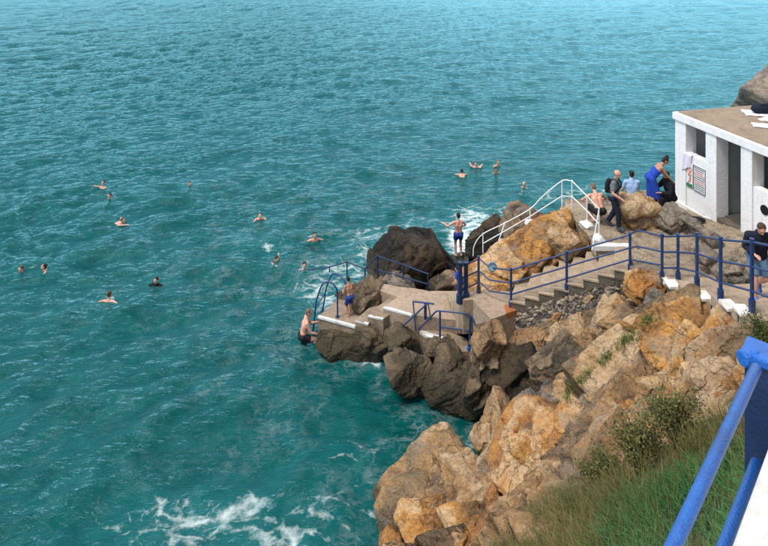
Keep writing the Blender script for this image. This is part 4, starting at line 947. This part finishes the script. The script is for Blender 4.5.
def person(label, loc, rz=0, H=1.75, pelvis=(0, 0, .93), pitch=0, roll=0, twist=0, hp=0, hy=0, wr=(.27, .05, .84), wl=(-.27, .05, .84), ar=(.11, 0, .08), al=(-.11, 0, .08),
           er=(.4, -1, 0), el=(-.4, -1, 0), kr=(.1, 1, .1), kl=(-.1, 1, .1), skin='skin_light', hair='dark_hair', hairstyle='short', wear=(), voxel=.0105, group=None, wide=1.0, curl=.5, female=False, cat='person', tilt=(0, 0)):
    """body from pelvis, torso pitch and hand/foot targets (metres for a 1.75 m figure, facing +Y, right = +X)"""
    k = H / 1.75; pv = Vector(pelvis); Mt = Euler((-R(pitch), R(roll), R(twist))).to_matrix(); T = Mt @ Vector((0, 0, 1)); S = Mt @ Vector((1, 0, 0)); Fd = Mt @ Vector((0, 1, 0))
    Mh = Euler((-R(pitch * .5 + hp), R(roll * .4), R(twist + hy))).to_matrix(); HU = Mh @ Vector((0, 0, 1)); HF = Mh @ Vector((0, 1, 0)); HS = Mh @ Vector((1, 0, 0))
    sw = (.165 if female else .185) * wide
    chest = pv + T * .31; nb = pv + T * .515; shR = pv + T * .455 + S * sw; shL = pv + T * .455 - S * sw
    elR, wR = ik(shR, wr, .285, .255, Mt @ Vector(er)); elL, wL = ik(shL, wl, .285, .255, Mt @ Vector(el))
    hipR = pv + Vector((S.x, S.y, 0)).normalized() * .095 - Vector((0, 0, .03)); hipL = pv - Vector((S.x, S.y, 0)).normalized() * .095 - Vector((0, 0, .03))
    knR, anR = ik(hipR, ar, .42, .42, kr); knL, anL = ik(hipL, al, .42, .42, kl)
    hd = nb + T * .05 + HU * .135 + HF * .015
    g = []; C = lambda *a: g.append(cone_geo(*a)); E = lambda *a: g.append(ell_geo(*a))
    w = wide
    # torso
    def torso(ex=0.0):
        q = []
        for sx in (-1, 1):
            q.append(cone_geo(pv + S * .055 * sx * w - T * .02, pv + T * .17 + S * .045 * sx * w, .105 * w + ex, .095 * w + ex))
            q.append(cone_geo(pv + T * .17 + S * .045 * sx * w, pv + T * .33 + S * .075 * sx * w, .095 * w + ex, .108 * w + ex))
            q.append(cone_geo(pv + T * .33 + S * .075 * sx * w, pv + T * .44 + S * .10 * sx * w, .108 * w + ex, .07 * w + ex))
        q.append(cone_geo(shL, shR, .058 * w + ex, .058 * w + ex)); q.append(cone_geo(pv + T * .43, nb + T * .01, .085 * w + ex, .062 + ex))
        return q
    g += torso()
    C(hipL, hipR, .098 * w, .098 * w); 
    for sx in (-1, 1): E(pv + S * .07 * sx - Fd * .07 - T * .05, (.075, .075, .085))
    if female:
        for sx in (-1, 1): E(pv + T * .34 + S * .075 * sx + Fd * .085, (.06, .06, .06))
    C(nb - T * .02, hd - HU * .05, .056, .05)
    # head
    E(hd + HU * .02 - HF * .008, (.076, .095, .098), Mh); E(hd - HU * .045 + HF * .025, (.058, .066, .07), Mh); E(hd - HU * .092 + HF * .055, (.03, .026, .022), Mh)
    C(hd + HF * .092 + HU * .012, hd + HF * .112 - HU * .026, .011, .016); E(hd + HF * .083 + HU * .034, (.05, .016, .012), Mh)
    E(hd + HF * .086 - HU * .058, (.026, .012, .009), Mh)
    for sx in (-1, 1): E(hd + HS * .078 * sx - HU * .005 - HF * .01, (.012, .02, .032), Mh)
    # limbs, hands, feet
    for sh, el_, wv, sx in ((shR, elR, wR, 1), (shL, elL, wL, -1)):
        C(sh, lerp(sh, el_, .45), .056 * w, .046 * w); C(lerp(sh, el_, .45), el_, .046 * w, .036); C(el_, lerp(el_, wv, .3), .037, .04); C(lerp(el_, wv, .3), wv, .04, .026)
        d = (wv - el_).normalized(); n = d.cross(Vector((0, 0, 1)));
        if n.length < .2: n = d.cross(Vector((0, 1, 0)))
        n.normalize(); up_ = n.cross(d); sd_ = n * sx
        palm = wv + d * .05; E(palm, (.042, .05, .02), Matrix((sd_, d, up_)).transposed())
        for q, (off, ln) in enumerate(((-.031, .062), (-.011, .075), (.010, .07), (.030, .055))):
            b0 = wv + d * .085 + sd_ * off; b1 = b0 + (d + up_ * -.25 * curl).normalized() * ln * .55; b2 = b1 + (d * (1 - .7 * curl) - up_ * curl).normalized() * ln * .5
            C(b0, b1, .0115, .0105); C(b1, b2, .0105, .0095)
        t0 = wv + d * .03 - sd_ * .034; t1 = t0 + (d * .7 - sd_ * .7 - up_ * .2).normalized() * .042; t2 = t1 + (d - sd_ * .15 - up_ * .3).normalized() * .03
        C(t0, t1, .015, .012); C(t1, t2, .012, .0105)
    feet = []
    for hip, kn, an, sx in ((hipR, knR, anR, 1), (hipL, knL, anL, -1)):
        C(hip, lerp(hip, kn, .4), .09 * w, .08 * w); C(lerp(hip, kn, .4), kn, .08 * w, .056); C(kn, lerp(kn, an, .3), .055, .06); C(lerp(kn, an, .3), an, .06, .038)
        sh_ = (kn - an).normalized(); fd = Vector((0, 1, 0)); fd = (fd - sh_ * fd.dot(sh_)); fd = fd.normalized() if fd.length > .2 else Vector((0, 1, 0)); fd = (fd + Vector((sx * .15, 0, 0))).normalized()
        dn = -sh_; heel = an - fd * .035 + dn * .04; toe = an + fd * .15 + dn * .052
        C(heel, toe, .036, .028); C(an, an + fd * .08 + dn * .03, .038, .034); feet.append((heel, toe, an)); C(toe - fd * .01 + Vector((.018 * sx, 0, 0)), toe + fd * .02 - Vector((.012 * sx, 0, 0)), .024, .02)
    body = fuse(g, voxel); o = link('person', body, skin); o.location = loc; o.rotation_euler = (R(tilt[0]), R(tilt[1]), rz); o.scale = (k, k, k); tag(o, label, cat, group)
    # eyes and mouth
    global eye_me
    if eye_me is None: eye_me = mesh(*[[tuple(x) for x in q] if i == 0 else q for i, q in enumerate(ell_geo((0, 0, 0), (.013, .008, .008)))], True); eye_me.materials.append(MATS['dark_hair'])
    for sx in (-1, 1):
        e = link('eye', eye_me, None, o); e.location = hd + HF * .086 + HS * .032 * sx + HU * .012; e.rotation_euler = Mh.to_euler()
    # hair
    hg = []
    if hairstyle == 'short':
        hg = [ell_geo(hd + HU * .045 - HF * .022, (.084, .093, .082), Mh), ell_geo(hd - HF * .045 - HU * .01, (.076, .062, .075), Mh)]
    elif hairstyle == 'bald':
        hg = [ell_geo(hd - HF * .05 - HU * .012, (.078, .058, .05), Mh)]
    elif hairstyle == 'bun':
        hg = [ell_geo(hd + HU * .04 - HF * .022, (.085, .097, .09), Mh), ell_geo(hd - HF * .05 - HU * .015, (.078, .065, .08), Mh), ell_geo(hd + HU * .135 - HF * .05, (.058, .058, .055), Mh)]
    elif hairstyle == 'beard':
        hg = [ell_geo(hd + HU * .045 - HF * .022, (.086, .095, .085), Mh), ell_geo(hd - HF * .045 - HU * .01, (.078, .062, .08), Mh), ell_geo(hd - HU * .085 + HF * .045, (.052, .045, .04), Mh)]
    elif hairstyle == 'long':
        hg = [ell_geo(hd + HU * .04 - HF * .022, (.087, .097, .088), Mh), ell_geo(hd - HF * .06 - HU * .06, (.08, .055, .13), Mh)]
    if hg: link('hair', fuse(hg, .012, 2), hair, o)
    # clothes
    for kind, mt in wear:
        q = []
        if kind in ('shirt', 'jacket'):
            q = torso(.022 if kind == 'shirt' else .034) + [ell_geo(pv + T * .22, (.178 * w, .135 * w, .27), Mt)]
            q.append(cone_geo(pv - T * .06 - S * .05, pv - T * .06 + S * .05, .12 * w, .12 * w))
            for sh, el_, wv in ((shR, elR, wR), (shL, elL, wL)):
                x_ = .016 if kind == 'shirt' else .024
                if kind == 'shirt': q.append(cone_geo(sh, lerp(sh, el_, .72), .06 * w + x_, .052 * w + x_, 12, True))
                else: q += [cone_geo(sh, el_, .062 * w + x_, .048 + x_), cone_geo(el_, lerp(el_, wv, .96), .046 + x_, .034 + x_, 12, True)]
            if kind == 'jacket': q.append(cone_geo(nb + T * .0, nb + T * .055, .085, .08, 12, True))
        elif kind in ('trousers', 'shorts', 'trunks'):
            q = [cone_geo(hipL, hipR, .118 * w, .118 * w)]
            q += [cone_geo(pv + S * .05 * sx - T * .04, pv + S * .05 * sx + T * .06, .12 * w, .113 * w, 12, True) for sx in (-1, 1)]
            q += [ell_geo(pv + S * .07 * sx - Fd * .07 - T * .05, (.09, .09, .1)) for sx in (-1, 1)]
            for hip, kn, an in ((hipR, knR, anR), (hipL, knL, anL)):
                if kind == 'trousers': q += [cone_geo(hip, kn, .11 * w, .08), cone_geo(kn, lerp(kn, an, .95), .08, .066, 12, True)]
                else: fr_ = .9 if kind == 'shorts' else .55; q += [cone_geo(hip, lerp(hip, kn, fr_), .112 * w, (.098 if kind == 'shorts' else .1) * w, 12, True)]
        elif kind == 'shoes':
            for heel, toe, an in feet: link('shoe', fuse([cone_geo(heel, toe, .047, .042), cone_geo(an, lerp(an, toe, .5), .05, .045)], .012, 2), mt, o)
            continue
        elif kind == 'dress':
            q = [cone_geo(pv - T * .02 + S * .05 * sx, pv + T * .34 + S * .06 * sx, .125, .125, 14, True) for sx in (-1, 1)] + [cone_geo(hipL, hipR, .125, .125)]
            q += [ell_geo(pv + S * .07 * sx - Fd * .07 - T * .05, (.095, .095, .105)) for sx in (-1, 1)]
            for hip, kn, an in ((hipR, knR, anR), (hipL, knL, anL)): q += [cone_geo(hip, lerp(kn, an, .5), .125, .12, 14, True)]
            q += [cone_geo(lerp(hipL, hipR, .5), lerp(lerp(knL, anL, .45), lerp(knR, anR, .45), .5), .14, .13, 14, True)]
        elif kind == 'backpack':
            c = pv + T * .28 - Fd * .19; q = [ell_geo(c, (.14, .095, .22), Mt), ell_geo(c - T * .1, (.14, .1, .13), Mt)]
            for sx in (-1, 1):
                pts = bez([pv + T * .46 + S * .1 * sx - Fd * .12, pv + T * .535 + S * .105 * sx, pv + T * .44 + S * .11 * sx + Fd * .13, pv + T * .3 + S * .125 * sx + Fd * .14, pv + T * .16 + S * .15 * sx + Fd * .02, pv + T * .15 + S * .12 * sx - Fd * .13], 4)
                for a_, b_ in zip(pts, pts[1:]): q.append(cone_geo(a_, b_, .024, .024, 8))
        nm = {'trunks': 'swim_shorts'}.get(kind, kind)
        link(nm, fuse(q, .013 if kind != 'backpack' else .012, 3), mt, o)
    return o

def face(dx, dy): return math.atan2(-dx, dy)          # turn +Y to the direction (dx, dy)
# terrace
person('bald man in grey t-shirt and dark jeans wearing a black backpack', W(614, 227, 4.17), face(.75, -.55), 1.8, (0, 0, .92), 5, hp=12, hy=-5, wr=(.22, .26, .98), wl=(-.34, -.12, 1.0), el=(-1, -.6, 0), ar=(.1, .16, .08), al=(-.1, -.2, .1),
       skin='skin_pink', hair='grey_hair', hairstyle='bald', wear=(('shirt', 'grey_cloth'), ('trousers', 'navy_cloth'), ('shoes', 'dark_shoe'), ('backpack', 'black_cloth')))
person('shirtless man in black shorts crouching behind the white handrail', W(598, 222, 4.14), face(-.15, 1), 1.75, (0, -.12, .42), 36, hp=22, wr=(.26, .42, .5), wl=(-.3, .4, .52), ar=(.15, .06, .08), al=(-.15, .02, .08), kr=(.25, 1, .4), kl=(-.25, 1, .4), skin='skin_pink', hair='grey_hair', hairstyle='short', wear=(('shorts', 'black_trunks'),), wide=1.06)
person('man in pale blue shirt sitting on a rock facing the sea', WD(632.5, 199.5, 19.35) + Vector((0, 0, -.03)), face(.05, 1), 1.72, (0, 0, .12), 8, wr=(.2, .38, .2), wl=(-.2, .38, .2), ar=(.12, .55, -.35), al=(-.12, .55, -.35), skin='skin_light', wear=(('shirt', 'light_blue_cloth'), ('trousers', 'navy_cloth')))
person('woman with a hair bun in a royal blue wrap bending forward', WD(651, 206, 19.0), face(1, -.12), 1.7, (0, 0, .93), 38, hp=20, wr=(.12, .62, .86), wl=(-.14, .58, .84), ar=(.1, .24, .1), al=(-.1, -.05, .08), skin='skin_tan', hairstyle='bun', female=True, wear=(('dress', 'royal_blue_cloth'),))
person('bearded person in black clothes sitting against the hut corner', WD(671, 200, 18.95), face(-1, -.15), 1.72, (0, 0, .12), 12, hp=8, wr=(.2, .4, .35), wl=(-.16, .44, .32), ar=(.12, .5, -.22), al=(-.12, .42, -.3), skin='skin_tan', hairstyle='beard', wear=(('jacket', 'black_cloth'), ('trousers', 'black_cloth'), ('shoes', 'black_cloth')))
person('man in black jacket and blue shorts walking down the steps with bowed head', WD(757, 296, 12.85), face(-.2, -1), 1.74, (0, 0, .88), 14, hp=30, wr=(.14, .26, 1.0), wl=(-.3, .1, .82), ar=(.1, .2, .06), al=(-.1, -.18, .2), skin='skin_pink', hair='brown_hair', wear=(('jacket', 'navy_cloth'), ('shorts', 'blue_grey_cloth'), ('shoes', 'blue_shoe')), wide=1.05)
pin = HM @ Vector((2.3, .95, 4.5))
person('bare shouldered person standing inside the hut doorway', pin, face(-1, -.3), 1.7, skin='skin_tan', hair='brown_hair', wear=(('trunks', 'black_trunks'),))
# bathers out of the water
person('swimmer in navy shorts standing in foam with one arm on the dark rock', WD(458.5, 256, 24.4), face(-.15, 1), 1.72, wl=(-.58, .2, 1.28), wr=(.2, .3, 1.05), el=(-.2, -1, -.6), er=(1, -.3, 0), hp=8, hy=10, skin='skin_pink', wear=(('trunks', 'blue_trunks'),))
person('boy in blue shorts standing on the bathing platform', W(350, 316, .8), face(-.5, .75), 1.26, (0, 0, .9), 12, hp=14, wr=(.16, .3, 1.16), wl=(-.2, .32, 1.05), ar=(.1, .06, .08), al=(-.1, -.02, .08), skin='skin_tan', wear=(('shorts', 'blue_trunks'),))
person('grey haired man in black trunks climbing the ladder from the sea', WD(303, 336, 19.75) + Vector((0, 0, -.9)), face(.95, .2), 1.78, (0, 0, .93), 14, hp=5, wr=(.22, .46, 1.02), wl=(-.12, .5, 1.2), er=(.5, -.6, -.8), el=(-.4, -.4, -1), ar=(.12, .28, .4), al=(-.1, .1, .06), skin='skin_pink', hair='grey_hair', wear=(('trunks', 'black_trunks'),), wide=1.08)
person('child in blue behind the navy gate posts', W(460.5, 299, 1.38), face(-.6, .5), 1.05, (0, 0, .9), 20, hp=10, wr=(.2, .35, 1.0), wl=(-.3, .25, .9), skin='skin_pink', wear=(('shirt', 'royal_blue_cloth'), ('shorts', 'blue_trunks')))
# swimmers: pelvis well under water, heads and shoulders out
def swimmer(label, px, py, fx, fy, pose='tread', hair='dark_hair', skin='skin_light', style='short', **kw):
    c = W(px, py, .12)
    if pose == 'tread': a = dict(pelvis=(0, 0, .93), pitch=14, wr=(.42, .3, 1.14), wl=(-.42, .3, 1.14), ar=(.12, -.2, .1), al=(-.12, .1, .1)); dz = -1.38
    elif pose == 'breast': a = dict(pelvis=(0, -.35, 1.02), pitch=58, hp=-45, wr=(.42, .5, 1.08), wl=(-.45, .4, 1.05), ar=(.15, -1.05, .8), al=(-.15, -1.05, .8), er=(1, 0, .3), el=(-1, 0, .3)); dz = -1.2
    elif pose == 'crawl': a = dict(pelvis=(0, -.45, 1.12), pitch=76, hp=-40, wr=(.3, .75, 1.42), wl=(-.24, -.3, 1.1), ar=(.1, -1.25, 1.05), al=(-.1, -1.25, 1.0), er=(1, 0, 1)); dz = -1.3
    elif pose == 'back': a = dict(pelvis=(0, .38, 1.1), pitch=-62, hp=38, wr=(.42, .1, 1.18), wl=(-.42, .1, 1.18), ar=(.15, 1.15, 1.12), al=(-.15, 1.15, 1.05)); dz = -1.12
    elif pose == 'reach': a = dict(pelvis=(0, .1, .98), pitch=-20, hp=0, wr=(.95, .0, 1.60), wl=(-.4, .2, 1.15), er=(0, -1, -.3)); dz = -1.38
    a.update(kw); c.z = dz
    return person(label, c, face(fx, fy), 1.72, skin=skin, hair=hair, hairstyle=style, voxel=.012, group='swimmers in the sea', cat='swimmer', **a)
swimmer('swimmer stretching one long arm out across the water', 102, 186, -.1, -1, 'reach', wl=(.9, .05, 1.62), wr=(.35, .15, 1.2), el=(0, -1, 0))
swimmer('swimmer treading water just below the one with the outstretched arm', 112, 196, -.3, -1, 'tread', skin='skin_pink')
swimmer('lone dark haired swimmer furthest out, facing the rocks', 189, 184, .6, -1, 'tread')
swimmer('swimmer on the back with pale legs floating behind', 121, 219, 1, -.3, 'crawl', hair='brown_hair')
swimmer('swimmer with wet brown hair, one of a chatting pair', 25, 269, -.4, -1, 'tread', hair='brown_hair', skin='skin_pink')
swimmer('dark haired swimmer turned towards the companion of the pair', 47, 269, -.9, -.3, 'breast')
swimmer('dark haired swimmer in a black top with pale arms under water', 159, 280, -.3, -1, 'tread', wear=(('shirt', 'black_cloth'),))
swimmer('brown haired swimmer seen from behind with both arms spread wide', 107, 299, .1, 1, 'tread', hair='brown_hair', wr=(.62, .1, 1.34), wl=(-.62, .1, 1.34), skin='skin_pink')
swimmer('swimmer with rounded shoulders splashing a little foam', 260, 217, .2, -1, 'breast', skin='skin_pink')
swimmer('swimmer with broad shoulders off the large dark rock', 314, 235, .3, -1, 'tread', skin='skin_pink')
swimmer('swimmer diving forward with white splash at the heels', 275, 256, .7, -.9, 'crawl', hp=-20, wear=(('shirt', 'grey_cloth'),))
swimmer('swimmer beside the end of the sea handrail', 304, 265, .2, -1, 'tread', skin='skin_pink')
swimmer('dark haired swimmer low in the water, one of the far cluster', 462, 173.5, 0, 1, 'breast')
swimmer('fair swimmer with raised hands, one of the far cluster', 476, 164, -.2, -1, 'tread', hair='brown_hair', skin='skin_pink', wr=(.3, .25, 1.55), wl=(-.3, .25, 1.5))
swimmer('swimmer in the far cluster with pale wet hair', 496, 162.5, .5, -1, 'tread', hair='grey_hair', skin='skin_pink')
swimmer('dark haired swimmer upright in the far cluster', 494.5, 170, .2, -1, 'tread', skin='skin_tan')
swimmer('bald swimmer alone off the end of the terrace', 525, 184.5, -.6, -1, 'tread', style='bald', hair='grey_hair', skin='skin_pink')
